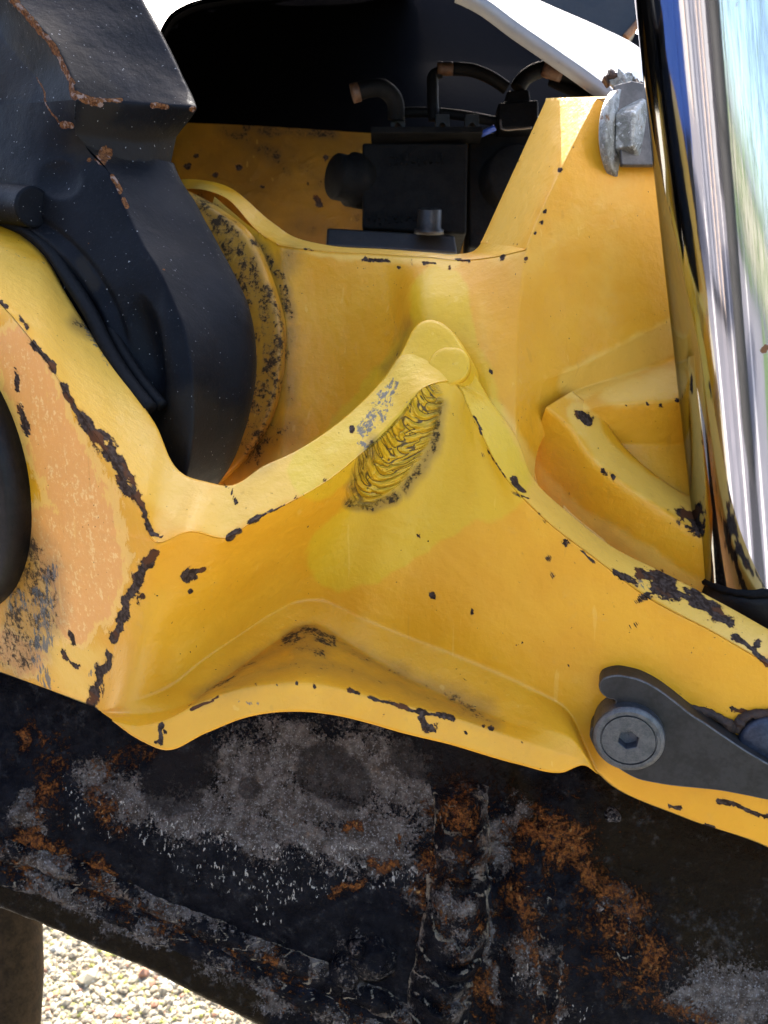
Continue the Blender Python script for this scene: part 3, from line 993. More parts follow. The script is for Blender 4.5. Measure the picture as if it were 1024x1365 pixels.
# rounded land at the end of the strip, with the flat welded disc on it
land_n = np.array([-0.26, 0.36, -0.90])
PLn = Plane(P(590, 487, 434), land_n)
lo_ = [(522, 488), (538, 458), (548, 438), (558, 428), (571, 423), (585, 426), (600, 436), (613, 452), (623, 470), (625, 486), (618, 502), (604, 514), (580, 522), (552, 534), (530, 520)]
lo_ = spline(np.array([PLn.at(x, y) for x, y in lo_ + lo_[:1]]), 4)[:-1]
nlo = len(lo_)
ln_ = PLn.n if PLn.n[2] < 0 else -PLn.n
cen = lo_.mean(0)
rings = []
for inset, hgt in [(-0.12, -0.022), (-0.05, -0.009), (0.0, -0.0032), (0.03, -0.0014), (0.08, -0.0003), (0.16, 0.0), (0.4, 0.0002), (0.7, 0.0002), (0.995, 0.0002)]:
    rings.append(lo_ + (cen - lo_) * inset + ln_ * hgt)
gl = np.stack([np.concatenate([r, r[:1]]) for r in rings])
kv, kf = grid_mesh(gl)
kv = kv + vnoise(kv, 60, 2.0, 2)[:, None] * ln_ * 0.0005
kf = face_viewer(kv, kf, np.zeros(len(kf), int))
kp = proj(kv)
land = make("weld_land", kv, kf, MY, casting, attrs=dict(lime=np.full(len(kv), 0.62), pale=np.full(len(kv), 0.3), scuff=np.minimum(stroke_mask(kp, [(S((560, 525), (530, 520)), 14, 0.6)]), 0.9)))
kc_ = PLn.at(598, 487)
kv, kf = lathe([(0.0100, -0.004), (0.0098, -0.0001), (0.0090, 0.0002), (0.0078, 0.0004), (0.0050, 0.0005), (0.0003, 0.0005)], kc_, ln_, 48)
kv = kv + vnoise(kv, 90, 2.0, 2)[:, None] * ln_ * 0.0005
kp = proj(kv)
make("weld_disc", kv, kf, MY, land, attrs=dict(lime=np.full(len(kv), 0.62), pale=np.full(len(kv), 0.3)))

# ------------------------------------------------------------------ the black arm
arm = thing("boom_arm", P(200, 300, 440), "thick black steel arm with rusty edges and a rounded end held between the yellow lugs", "machine arm")
PA = Plane(P(141, 471, 440), (-0.58, -0.10, -0.79))
pa = lambda x, y, off=0: (x, y, PA.d(x, y, off))
asheets = []


def aadd(n, g):
    v, f = grid_mesh(g)
    asheets.append((n, v, f))
    return g


bl = [(-20, -50, 452), (16, 0, 448), (40, 24, 446), (66, 51, 443), (84, 78, 440), (95, 103, 437), (101, 133, 434)]
br = [(172, -46, 488), (193, 0, 485), (213, 37, 482), (234, 78, 480), (248, 108, 477), (256, 124, 475), (264, 144, 470)]
midp = lambda a, b, t=0.5: tuple(a[k] * (1 - t) + b[k] * t for k in range(3))
g = sheet([ctrl([a, midp(a, b, .33), midp(a, b, .66), b]) for a, b in zip(bl, br)], 24, K, 'cr')
aadd("block", g)
# chamfer under the block
c2 = [(113, 193, 446), (152, 213, 455), (190, 218, 468), (229, 216, 484)]
c1 = [(101, 178, 442), (150, 186, 455), (200, 188, 470), (236, 183, 483)]
aadd("block", sheet([[*g[-1][::24]], ctrl(c1), ctrl(c2)], 24, 14, 'lin', top=g[-1]))
# rim band round the hub
lft = [(113, 193, 446), (150, 236, 441), (168, 280, 437), (187, 319, 433), (211, 358, 428), (230, 397, 424), (244, 436, 420), (252, 475, 418), (256, 520, 416), (256, 573, 416), (249, 626, 418), (232, 680, 424)]
rgt = [(229, 216, 484), (240, 240, 483), (259, 270, 480), (281, 312, 475), (300, 346, 471), (317, 378, 466), (330, 409, 462), (338, 444, 460), (340, 495, 459), (331, 556, 460), (310, 614, 463), (276, 664, 470)]
far = [(a[0] - 14, a[1] + 4, a[2] + 30) for a in rgt]
rows = [ctrl([a, midp(a, b, .4), b, c]) for a, b, c in zip(lft, rgt, far)]
aadd("hub", sheet(rows, 26, K, 'cr'))
# side face with the pressed hollow and thrust ring
L2 = [(101, 133, 434), (100, 160, 440)] + lft
rows = []
for i, p in enumerate(L2):
    t = i / (len(L2) - 1)
    y0 = 150 + 560 * t
    q = pa(-140, y0)
    pp = p if i > 1 else p
    rows.append(ctrl([q, pa(-140 + (p[0] + 140) * .35, y0 + (p[1] - y0) * .35), pa(-140 + (p[0] + 140) * .7, y0 + (p[1] - y0) * .7), pp]))
aadd("side", sheet(rows, 44, K, 'cr'))
# bevelled plate between the rusty edge and the side face
e1 = [(-60, -50, 500), (-10, 22, 482), (4, 51, 474), (24, 76, 468), (47, 103, 462), (66, 146, 452), (100, 160, 440)]
aadd("bevel_plate", sheet([ctrl([a, midp(a, b, .5), b]) for a, b in zip(e1, bl)], 20, K, 'cr'))
e0 = [(-160, -40, 540), (-150, 40, 520), (-150, 70, 515), (-145, 95, 512), (-140, 120, 510), pa(-140, 148), pa(-140, 152)]
aadd("side", sheet([ctrl([a, midp(a, b, .5), b]) for a, b in zip(e0, e1)], 30, K, 'cr'))
# block's far flank (depth seen from the side)
aadd("block", sheet([ctrl([a, (a[0] - 8, a[1] + 3, a[2] + 45)]) for a in br], 12, K, 'cr'))

V, F, I = weld(asheets)
V = smooth(V, F, 5, 0.5)
F = face_viewer(V, F, I)
px = proj(V)
side_m = np.zeros(len(V), bool)
side_m[F[np.isin(I, [k for k, s in enumerate(asheets) if s[0] == "side"])].ravel()] = True
Nn = vnormals(V, F)


def bell(cx, cy, rx, ry, rot=0.0, p=1.0):
    c, s_ = math.cos(rot), math.sin(rot)
    dx, dy = px[:, 0] - cx, px[:, 1] - cy
    a, b = (dx * c + dy * s_) / rx, (-dx * s_ + dy * c) / ry
    return np.clip(1 - (a * a + b * b), 0, 1) ** p


dsp = bell(196, 485, 26, 95, -0.10, 1.3) * -0.008 + bell(232, 500, 18, 120, -0.12, 1.0) * 0.002 + bell(80, 240, 30, 26, 0, 1) * -0.003
# raised ring round the pin
dr = np.hypot((px[:, 0] + 55) / 232.0, (px[:, 1] - 520) / 258.0)
dsp += np.clip(1 - np.abs(dr - 0.93) / 0.05, 0, 1) * 0.0018 - np.clip(1 - np.abs(dr - 0.99) / 0.03, 0, 1) * 0.0015
V = V + Nn * np.where(side_m, dsp, 0)[:, None]
V = V + Nn * (vnoise(V, 25, 8.0, 3) * 0.0005)[:, None]
V = smooth(V, F, 2, 0.5)
NN = vnormals(V, F)
px = proj(V)
S = lambda *p: list(p)
rust = [(S((16, 0), (38, 22), (54, 42)), 4.80), (S((45, 30), (70, 60), (86, 90), (96, 112)), 4.00), (S((96, 118), (101, 130)), 4.80), (S((101, 126), (118, 134), (132, 135)), 6.40), (S((140, 132), (160, 134)), 2.80),
        (S((206, 141), (222, 142)), 4.00), (S((258, 146)), 4.00), (S((84, 166), (94, 168)), 4.80), (S((140, 206), (136, 212)), 8.80), (S((120, 215)), 4.00), (S((150, 236), (160, 254)), 3.60), (S((165, 264), (170, 276)), 2.80),
        (S((50, 104), (66, 146), (80, 164)), 1.04), (S((118, 323)), 1.20), (S((217, 358)), 1.60)]
gr = [(S((60, 40), (140, 130), (120, 180), (200, 195)), 26), (S((110, 195), (230, 190)), 26), (S((10, 80), (20, 110)), 30), (S((110, 350), (125, 380)), 10), (S((255, 560), (320, 600)), 50)]
pxn = px + np.stack([vnoise(V, 110, 5.0, 3), vnoise(V, 110, 9.0, 3)], 1) * 3.0
A = dict(rust=np.minimum(stroke_mask(pxn, rust), 1.1), grime=np.minimum(stroke_mask(pxn, gr), 1))
for nm in ["block", "hub", "side", "bevel_plate"]:
    f = F[np.isin(I, [k for k, s in enumerate(asheets) if s[0] == nm])]
    used, inv = np.unique(f, return_inverse=True)
    make(nm, V[used], inv.reshape(f.shape), MB, arm, attrs={k: a[used] for k, a in A.items()}, normals=NN[used], label="block with rust along its edge" if nm == "block" else None)

# solid core of the arm behind its faces
co = [(-150, -60), (165, -55), (228, 80), (246, 140), (215, 215), (262, 310), (308, 420), (314, 500), (290, 600), (235, 640), (150, 480), (-150, 260)]
v, f = prism(np.array([P(x, y, 600) for x, y in co]), np.array([0, 0, -0.075]))
make("core", v, f, MB, arm, bevel=0.004, smooth_shade=False)

# black seal between lug and arm
sl = spline(ctrl([(-60, 262, 492), (0, 292, 474), (38, 308, 464), (66, 332, 456), (96, 378, 446), (122, 420, 437), (142, 462, 430), (165, 500, 423), (200, 545, 414)]), 10)
MRub = simple("black_rubber", (0.0020, 0.0020, 0.0026), (0.0055, 0.0055, 0.006), 300, 0.6, 0, 0.5, 0.12)
make("seal", *tube(sl, 0.0035, 12), MRub, arm)
make("seal", *tube(sl + np.array([0.004, 0.002, 0.006]), 0.0028, 12), MRub, arm)
# short pin sticking out of the side
nb_ = [P(-60, 268, 478), P(-10, 270, 468), P(30, 274, 458), P(46, 276, 452)]
nv, nf = tube(spline(np.array(nb_), 6), 0.0098, 28)
make("grease_pin", nv, nf, MB, arm, attrs=dict(grime=np.zeros(len(nv)), rust=np.zeros(len(nv))), bevel=0.0015)

# ------------------------------------------------------------------ round cap against the lug face
cap_c = PS.at(-77, 626)
axis = -PS.n * -1
MCap = simple("brown_black_metal", (0.004, 0.003, 0.0025), (0.011, 0.008, 0.0062), 160, 0.5, 0.0, 0.4, 0.2)
nrm = PS.n / np.linalg.norm(PS.n)
if nrm[2] > 0:
    nrm = -nrm
cap = thing("round_cover", cap_c, "dark brown round pin cap pressed against the salmon scraped face", "round cover")
cv, cf = lathe([(0.0700, -0.002), (0.0700, 0.010), (0.0680, 0.012), (0.046, 0.0125), (0.045, 0.010), (0.0005, 0.010)], cap_c, nrm, 96)
make("disc", cv, cf, MCap, cap, bevel=None)
bv, bf = lathe([(0.013, 0.008), (0.013, 0.018), (0.0115, 0.0195), (0.0005, 0.0195)], cap_c, nrm, sides=6)
make("bolt_head", bv, bf, MCap, cap, smooth_shade=False)

# ------------------------------------------------------------------ chrome rod
def chrome():
    s = M("chrome")
    n = s.noise(60, 4, 0.6, vec=s.mapping((1, 1, 0.15)))
    n2 = s.noise(900, 3, 0.6)
    pit = s.step(n2, 0.73, 0.76)
    rv = s.op('ADD', s.attr("rust"), s.op('MULTIPLY', s.op('SUBTRACT', s.noise(700, 4, 0.7), 0.5), 1.2))
    rust = s.step(rv, 0.45, 0.7)
    c = s.mix(pit, (0.40, 0.41, 0.43), (0.18, 0.17, 0.16))
    c = s.mix(rust, c, (0.16, 0.07, 0.03))
    r = s.mix(n, (0.05,) * 3, (0.11,) * 3)
    r = s.mix(rust, r, (0.7,) * 3)
    streak = s.noise(500, 3, 0.6, vec=s.mapping((1, 1, 0.03)))
    h = s.op('ADD', s.op('MULTIPLY', n, 0.04), s.op('MULTIPLY', streak, 0.03))
    s.b.inputs["Specular Tint"].default_value = (0.40, 0.40, 0.42, 1)       # reflections dimmed at glancing angles so the rod's edge stands out
    return s.out(c, r, s.op('SUBTRACT', 1.0, rust), s.bump(h, 0.0006, 0.3), 0.5)


MC = chrome()
rb_, rt_ = P(1023, 757, 470), P(957, -11, 388)
ra = rt_ - rb_
rl_ = np.linalg.norm(ra)
ra = ra / rl_
rod = thing("cylinder_rod", rb_, "polished chrome piston rod of a hydraulic cylinder standing upright beside the yellow side plate", "piston rod")
RR = 0.0330
prof = [(RR - 0.001, -0.001), (RR, 0.0)] + [(RR, h) for h in np.linspace(0.003, rl_ + 0.12, 120)]
v, f = lathe(prof, rb_, ra, 96)
px = proj(v)
make("shaft", v, f, MC, rod, attrs=dict(rust=stroke_mask(px, [(S((1019, 465)), 7), (S((983, 3)), 6), (S((1000, 290)), 2)])))
MGl = simple("gland_black", (0.0022, 0.0022, 0.0025), (0.006, 0.0054, 0.005), 200, 0.45, 0, 0.4, 0.2)
v, f = lathe([(RR + 0.0015, -0.06), (RR + 0.0022, -0.012), (RR + 0.0018, -0.004), (RR - 0.0005, 0.0015)], rb_, ra, 72)
make("gland", v, f, MGl, rod)
v, f = lathe([(RR - 0.002, 0.0002), (RR + 0.0014, 0.0002), (RR + 0.0016, 0.0018), (RR - 0.0002, 0.0042)], rb_, ra, 72)
v = v + vnoise(v, 160, 1.0, 2)[:, None] * ra * 0.0012
make("wiper_seal", v, f, MRub, rod)

# ------------------------------------------------------------------ hook plate and its bolt
wn_ = PW.n / np.linalg.norm(PW.n)
if wn_[2] > 0:
    wn_ = -wn_
MHook = simple("dark_plate_steel", (0.013, 0.011, 0.010), (0.025, 0.022, 0.0205), 90, 0.42, 0.0, 0.25, 0.25)
hook = thing("retaining_plate", PW.at(900, 980), "dark hooked retaining plate lying on the yellow wall, clamped by a socket bolt", "retaining plate")
face_out = [(798, 914), (802, 906), (811, 902), (824, 900), (837, 902), (850, 905), (864, 911), (878, 919), (892, 929), (906, 940), (921, 952), (940, 964), (956, 975), (974, 987), (992, 999), (1024, 1018), (1100, 1064),
            (1100, 1080), (1024, 1067), (990, 1060), (956, 1054), (926, 1051), (897, 1048), (872, 1044), (850, 1039), (834, 1031), (819, 1021), (806, 1011), (796, 1001), (789, 990), (786, 981), (789, 970), (797, 961), (808, 951),
            (818, 941), (820, 934), (812, 932), (803, 926), (799, 920)]
TH = 10.5
face = np.array([PW.at(x, y, 0) for x, y in face_out])
# the outline was read off the outer face, so put the outline on a plane TH mm proud of the wall
PWo = Plane(PW.at(800, 900) + wn_ * TH / 1000, wn_)
face = np.array([PWo.at(x, y) for x, y in face_out])
face = spline(np.concatenate([face, face[:1]]), 3)[:-1]
v, f = prism(face - wn_ * (TH / 1000 + 0.001), wn_ * (TH / 1000 + 0.001))
pl_ = make("plate", v, f, MHook, hook, bevel=0.0007, smooth_shade=False)
pl_.data.materials.append(simple("rubbed_edge", (0.030, 0.027, 0.026), (0.085, 0.08, 0.078), 300, 0.4, 0.2, 0.2))
pl_.modifiers["bevel"].material = 1
pl_.modifiers["bevel"].segments = 2
MZ = simple("zinc_steel", (0.06, 0.063, 0.069), (0.105, 0.105, 0.108), 260, 0.42, 0.75, 0.35)
MDk = simple("socket_metal", (0.05, 0.055, 0.07), (0.09, 0.09, 0.10), 300, 0.5, 0.5, 0.3)  # slightly duller steel inside the hex socket
bc = PWo.at(838, 978)
bolt = []
hb = 0.006
def ringed(levels, org, axis, n=72):
    """levels: (radius, height, hexagonal?) rings joined in order"""
    u, w, ax_ = frame(axis)
    V, F = [], []
    for r, h, hx in levels:
        for k in range(n):
            t = 2 * math.pi * k / n
            rr_ = r * math.cos(math.pi / 6) / math.cos((t + 0.3) % (math.pi / 3) - math.pi / 6) if hx else r
            V.append(org + ax_ * h + rr_ * (math.cos(t) * u + math.sin(t) * w))
    for i in range(len(levels) - 1):
        for k in range(n):
            F.append([i * n + k, i * n + (k + 1) % n, (i + 1) * n + (k + 1) % n, (i + 1) * n + k])
    return np.array(V), F


v, f = ringed([(0.0160, -0.012, 0), (0.0160, 0.0046, 0), (0.0156, 0.0054, 0), (0.0142, 0.0060, 0), (0.0126, 0.0060, 0), (0.0124, 0.0052, 0), (0.0119, 0.0052, 0), (0.0117, 0.0060, 0), (0.0060, 0.0061, 0), (0.0050, 0.0060, 1), (0.0047, 0.0056, 1)], bc, wn_)
bo = make("bolt", v, f, MZ, hook, bevel=None, smooth_shade=False)
v, f = ringed([(0.0047, 0.0056, 1), (0.0046, 0.0010, 1), (0.0002, 0.0006, 1)], bc, wn_)
make("hex_socket", v, f, MDk, bo, smooth_shade=False)
# end of a second pin past the plate, with rusty grease round it
pin = thing("pin_end", PW.at(1010, 985), "blue grey pin end half hidden behind the hooked plate, with rusty grease around it", "pin")
v, f = lathe([(0.0145, -0.005), (0.0145, 0.004), (0.013, 0.0055), (0.0005, 0.0055)], PW.at(1028, 990), wn_, 48)
make("pin_face", v, f, simple("blued_pin", (0.014, 0.019, 0.034), (0.032, 0.040, 0.060), 150, 0.4, 0.4, 0.3), pin)
MRs = simple("rusty_grease", (0.016, 0.007, 0.004), (0.042, 0.018, 0.008), 400, 0.7, 0, 0.9)
gp = spline(np.array([PW.at(905, 938, 0.5), PW.at(938, 948, 0.5), PW.at(960, 958, 1), PW.at(982, 970, 1), PW.at(990, 958, 1), PW.at(1024, 952, 1), PW.at(1060, 955, 1)]), 10)
v, f = tube(gp, np.interp(np.linspace(0, 1, len(gp)), [0, .2, .5, 1], [0.0006, 0.0018, 0.0026, 0.002]), 10)
v = v + np.stack([vnoise(v, 300, k * 3.0, 2) for k in range(3)], 1) * 0.0012
make("rust_bead", v, f, MRs, pin)

# ------------------------------------------------------------------ rusty beam below
beam = thing("steel_beam", P(500, 1180, 470), "black steel beam below the yellow bracket, scraped to bare metal with rust scabs and weld beads", "steel beam")
cols = [-120, 0, 150, 300, 450, 600, 750, 900, 1020, 1140]
rows_y = [
    ([780, 790, 820, 830, 840, 850, 880, 910, 930, 950], 520),
    ([870, 890, 930, 945, 955, 975, 1010, 1040, 1065, 1095], 486),
    ([960, 985, 1015, 1040, 1060, 1090, 1130, 1170, 1200, 1230], 478),
    ([1055, 1070, 1100, 1135, 1165, 1200, 1240, 1280, 1305, 1335], 470),
    ([1110, 1137, 1178, 1232, 1296, 1358, 1420, 1490, 1540, 1590], 472),
    ([1128, 1156, 1202, 1262, 1326, 1390, 1455, 1525, 1575, 1625], 470),
    ([1166, 1211, 1272, 1343, 1416, 1480, 1550, 1620, 1670, 1720], 468),
    ([1160, 1205, 1266, 1337, 1410, 1474, 1544, 1614, 1664, 1714], 520)]
rows = [ctrl([(x, y, d - 0.02 * (x - 500)) for x, y in zip(cols, ys)]) for ys, d in rows_y]
gb = np.stack([spline(r, 40) for r in rows])
top5 = np.stack([spline(gb[:5, j], 34) for j in range(gb.shape[1])], 1)
low = np.stack([linear(gb[4:, j], 22) for j in range(gb.shape[1])], 1)
V, F = grid_mesh(np.concatenate([top5, low[1:]]))
F = face_viewer(V, F, np.zeros(len(F), int))
V = smooth(V, F, 6)
px = proj(V)
N_ = vnormals(V, F)
n1 = vnoise(V, 30, 1.0, 4)
n2 = vnoise(V, 110, 4.0, 4)


def ridge(pts, r):
    m = stroke_mask(px, [(pts, r)]) / 1.5
    return np.sin(np.clip(m, 0, 1) * math.pi / 2) ** 1.0


scab = np.clip(stroke_mask(px, [(S((620, 1080), (620, 1150)), 42), (S((720, 1120), (760, 1190)), 50), (S((800, 1190), (850, 1270)), 44), (S((40, 1080), (50, 1150), (110, 1180)), 26)]), 0, 1)
dsp = n1 * 0.0011 + n2 * 0.0005 + scab * (0.0012 + n2 * 0.0018)
# step where a second plate laps over on the right
dsp += np.clip((px[:, 0] - 655) / 14, 0, 1) * 0.0025 * np.clip((px[:, 1] - 1030) / 50, 0, 1)
dsp -= ridge(S((672, 1040), (668, 1200), (665, 1380)), 13) * 0.004
dsp += ridge(S((760, 1040), (730, 1120)), 26) * 0.003
V = V + N_ * dsp[:, None]
NN = vnormals(V, F)
px = proj(V)
pxn = px + np.stack([vnoise(V, 60, 5.0, 4), vnoise(V, 60, 9.0, 4)], 1) * 20
bare = [(S((335, 1020), (400, 1010), (520, 1030)), 75, .62), (S((320, 1060), (420, 1080), (540, 1110)), 56, .58), (S((160, 1060), (230, 1080), (330, 1110), (430, 1125), (540, 1140)), 44, .62), (S((120, 1030), (160, 1070)), 36, .6), (S((440, 1150), (540, 1160)), 26, .5),
        (S((560, 1050), (580, 1110)), 40, .5), (S((0, 1165), (100, 1195), (200, 1245), (330, 1305), (450, 1360)), 24, .55), (S((930, 1320), (1024, 1335)), 60, .62), (S((690, 1070), (664, 1150)), 20, .6), (S((700, 1260), (740, 1340)), 40, .5), (S((25, 1085), (60, 1100)), 22, .6),
        (S((540, 1200), (580, 1220)), 18, .5), (S((470, 1255), (500, 1275)), 26, .5), (S((820, 1190), (835, 1215)), 24, .5), (S((640, 1160), (655, 1320)), 14, .6)]
scratch = [(S((705, 1255), (745, 1300), (735, 1360)), 34, .85), (S((700, 1290), (760, 1350)), 40, .8), (S((150, 1090), (260, 1130), (400, 1150), (540, 1165)), 46), (S((280, 1150), (400, 1190)), 40), (S((430, 1160), (560, 1190)), 30), (S((700, 1290), (740, 1340)), 30), (S((340, 1210), (370, 1230)), 14), (S((90, 1060), (160, 1110)), 26)]
rustm = [(S((615, 1065), (615, 1130), (600, 1160)), 56, .62), (S((720, 1100), (760, 1140)), 66, .60), (S((690, 1140), (700, 1210)), 44, .5), (S((770, 1130), (800, 1180), (835, 1235), (870, 1280)), 52, .62), (S((70, 1020), (50, 1080), (46, 1140)), 42, .52), (S((30, 1110), (80, 1140), (140, 1180)), 30, .62),
         (S((140, 1180), (220, 1225), (300, 1270), (400, 1320)), 22, .50), (S((25, 975)), 13, .8), (S((472, 1110)), 15, .75), (S((500, 1150), (530, 1155)), 14, .7), (S((530, 1120)), 10, .7), (S((700, 1250), (735, 1300), (720, 1360)), 50, .5), (S((130, 1030), (190, 1000)), 34, .42), (S((125, 1060), (150, 1100)), 30, .52),
         (S((560, 1200), (590, 1240), (640, 1220)), 44, .50), (S((600, 1260), (650, 1310)), 44, .48), (S((440, 1190), (490, 1175)), 16, .6), (S((0, 1150), (40, 1160)), 18, .6), (S((380, 1300), (470, 1350)), 30, .45), (S((880, 1330), (930, 1350)), 26, .55), (S((50, 970), (70, 1030)), 26, .45), (S((330, 1080), (440, 1120)), 40, .25), (S((620, 1080), (640, 1360)), 110, .40), (S((760, 1120), (820, 1300)), 120, .42), (S((0, 1150), (200, 1235), (420, 1340)), 40, .40), (S((60, 1000), (60, 1120)), 70, .40), (S((610, 1090)), 46, .85), (S((735, 1110)), 44, .8)]
brown = [(S((880, 1110), (1024, 1200), (1000, 1290)), 120, .8), (S((0, 1195), (150, 1260), (330, 1350)), 34), (S((430, 1030)), 60, .6), (S((300, 1040), (400, 1080)), 50, .5), (S((640, 1000), (700, 1060)), 40, .6)]
spot = [(S((332, 1051)), 15), (S((430, 1025), (460, 1045)), 36), (S((250, 1010), (230, 1050)), 40), (S((560, 1000), (640, 1030)), 40)]
crest0 = np.zeros(len(V))
make("beam_body", V, F, MW, beam, normals=NN, attrs=dict(bare=np.minimum(stroke_mask(pxn, bare), 0.95), scratch=np.minimum(stroke_mask(pxn, scratch), 0.95), rust=np.minimum(stroke_mask(pxn, rustm), 0.9), spot=np.minimum(stroke_mask(px, spot), 1), brown=np.minimum(stroke_mask(pxn, brown), 1), crest=crest0))


def on_beam(x, y, off=0.0):
    k = np.argmin((px[:, 0] - x) ** 2 + (px[:, 1] - y) ** 2)
    return V[k] + NN[k] * (off if np.dot(NN[k], V[k]) < 0 else -off)


def bead(pts, width, ripples, amp=0.0022, name="weld_bead", hgt=0.004):
    """a laid weld: overlapping crescents pushed along a line"""
    c = np.array([on_beam(x, y, 0.0) for x, y in pts])
    c = spline(c, max(6, int(ripples * 10 / (len(pts) - 1))))
    n = len(c)
    t = np.gradient(c, axis=0)
    t /= np.linalg.norm(t, axis=1)[:, None]
    nn = np.array([0.0, 0.0, -1.0])
    W_ = 25
    Vb = []
    Cr = []
    for i in range(n):
        s_ = np.cross(t[i], nn)
        s_ /= np.linalg.norm(s_)
        for k in range(W_):
            a = k / (W_ - 1) * 2 - 1
            ph = (i / n * ripples + 0.75 * a * a + 0.9 * mnoise.noise(Vector((i * 0.05, a * 1.4, 3.0)))) % 1.0
            wv = (1 - ph) ** 1.2 * (0.55 + 0.75 * mnoise.noise(Vector((i * 0.05, a * 1.3, 11.0))))
            Cr.append(np.clip(1.25 - min(ph, 1 - ph) / 0.10, 0, 1.2) * (0.75 + 0.4 * abs(a)) if abs(a) < 0.9 else 0.8)
            en = min(1.0, (i + 0.5) / 7.0, (n - 0.5 - i) / 7.0)
            hh = (1 - a * a) * hgt * en + en * amp * wv * (1 - a ** 4) - 0.0015
            wd = width * (1 + 0.16 * mnoise.noise(Vector((i * 0.06, 0.3 * np.sign(a), 7.0))))
            Vb.append(c[i] + s_ * a * wd + nn * hh + t[i] * 0.004 * a * a)
    Vb, Fb = grid_mesh(np.array(Vb).reshape(n, W_, 3))
    Fb = face_viewer(Vb, Fb, np.zeros(len(Fb), int))
    Nb = vnormals(Vb, Fb)
    Vb = Vb + Nb * (vnoise(Vb, 140, 2.0, 3) * 0.0007 + vnoise(Vb, 48, 6.0, 2) * 0.0014)[:, None]
    p = proj(Vb)
    q = p + np.stack([vnoise(Vb, 80, 5.0, 4), vnoise(Vb, 80, 9.0, 4)], 1) * 14
    nz = vnoise(Vb, 60, 3.0, 3)
    return make(name, Vb, Fb, MW, beam, attrs=dict(bare=0.44 + 0.6 * nz, scratch=np.full(len(Vb), 0.45), rust=np.maximum(np.minimum(stroke_mask(q, rustm), 1) * 0.75, 0.30 + 0.5 * vnoise(Vb, 50, 1.0, 3)), spot=np.zeros(len(Vb)), brown=np.full(len(Vb), 0.3), crest=np.array(Cr)))


bead([(-60, 1118), (60, 1148), (170, 1192), (300, 1248), (420, 1300), (520, 1345), (600, 1385)], 0.0068, 24, 0.0010, hgt=0.0042)
bead([(-60, 1150), (60, 1185), (170, 1228), (300, 1284), (430, 1345), (520, 1385)], 0.0068, 14, 0.0009, hgt=0.0028)
bead([(612, 1040), (614, 1120), (611, 1205)], 0.0150, 5, 0.0050, hgt=0.0105)
bead([(611, 1160), (604, 1260), (590, 1320), (580, 1390)], 0.0170, 7, 0.0060, hgt=0.0115)
bead([(688, 1180), (720, 1210), (735, 1290), (720, 1390)], 0.0065, 6, 0.0012, hgt=0.0014)
bead([(800, 1180), (825, 1240), (865, 1285)], 0.0085, 4, 0.0014, hgt=0.0018)


def lump(x, y, r, h, name):
    u, w, a = frame(np.array([0.05, 0.1, -1.0]))
    c = on_beam(x, y)
    prof = [(r * 1.15, -0.002)] + [(r * math.cos(t), h * math.sin(t)) for t in np.linspace(0.15, 1.52, 12)]
    v, f = lathe(prof, c, a, 36)
    v = v + np.stack([vnoise(v, 95, k * 3.0 + x, 3) for k in range(3)], 1) * 0.0022
    q = proj(v)
    make(name, v, f, MW, beam, attrs=dict(bare=np.full(len(v), 0.42), scratch=np.full(len(v), 0.2), rust=np.full(len(v), 0.28), spot=np.zeros(len(v))))


lump(498, 1278, 0.0115, 0.007, "weld_lump")
lump(466, 1290, 0.0095, 0.006, "weld_lump")
lump(475, 1266, 0.005, 0.0085, "weld_lump")
lump(815, 1085, 0.0042, 0.003, "weld_lump")

# ------------------------------------------------------------------ yellow frame plate behind, in the shade of the hood
plate_t = thing("frame_plate", P(330, 250, 860), "oil stained yellow frame plate behind the valve block, its shadow painted in", "frame plate")
fo = [(150, 160), (229, 163), (300, 165), (400, 172), (500, 178), (700, 190), (900, 200), (900, 420), (150, 420)]
pts = np.array([P(x, y, 860) for x, y in fo])
rows = [ctrl([(140, 160, 872), (229, 163, 868), (330, 167, 864), (500, 178, 860), (700, 190, 860), (900, 200, 860)]),
        ctrl([(140, 280, 872), (229, 280, 868), (330, 280, 864), (500, 290, 860), (700, 300, 860), (900, 300, 860)]),
        ctrl([(140, 460, 872), (229, 460, 868), (330, 460, 864), (500, 460, 860), (700, 460, 860), (900, 460, 860)])]
g = sheet(rows, 44, 50, 'lin')
v, f = grid_mesh(g)
f = face_viewer(v, f, np.zeros(len(f), int))
px = proj(v)
q = px + np.stack([vnoise(v, 60, 5.0, 3), vnoise(v, 60, 9.0, 3)], 1) * 6
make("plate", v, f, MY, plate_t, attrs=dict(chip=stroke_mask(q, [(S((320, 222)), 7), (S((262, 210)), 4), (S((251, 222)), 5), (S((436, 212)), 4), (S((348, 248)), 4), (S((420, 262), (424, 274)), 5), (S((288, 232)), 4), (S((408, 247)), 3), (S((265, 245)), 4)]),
     grime=np.minimum(stroke_mask(q, [(S((300, 170), (340, 195), (380, 220)), 26, .66), (S((330, 168), (440, 178)), 14, .8), (S((380, 200), (440, 250)), 36, .5), (S((480, 180), (480, 320)), 60, .5), (S((400, 300), (560, 330)), 40, .5), (S((250, 200), (480, 260)), 120, .38)]), 0.9), shade_tint=np.clip(0.62 + 0.25 * vnoise(v, 12, 4.0, 3), 0, 1)), label="yellow plate stained with black oil, its shade painted brown")
e = g[0]
v, f = grid_mesh(np.stack([e, e + np.array([0, 0.0, 0.012])]))
make("plate_edge", v, f, MY, plate_t)

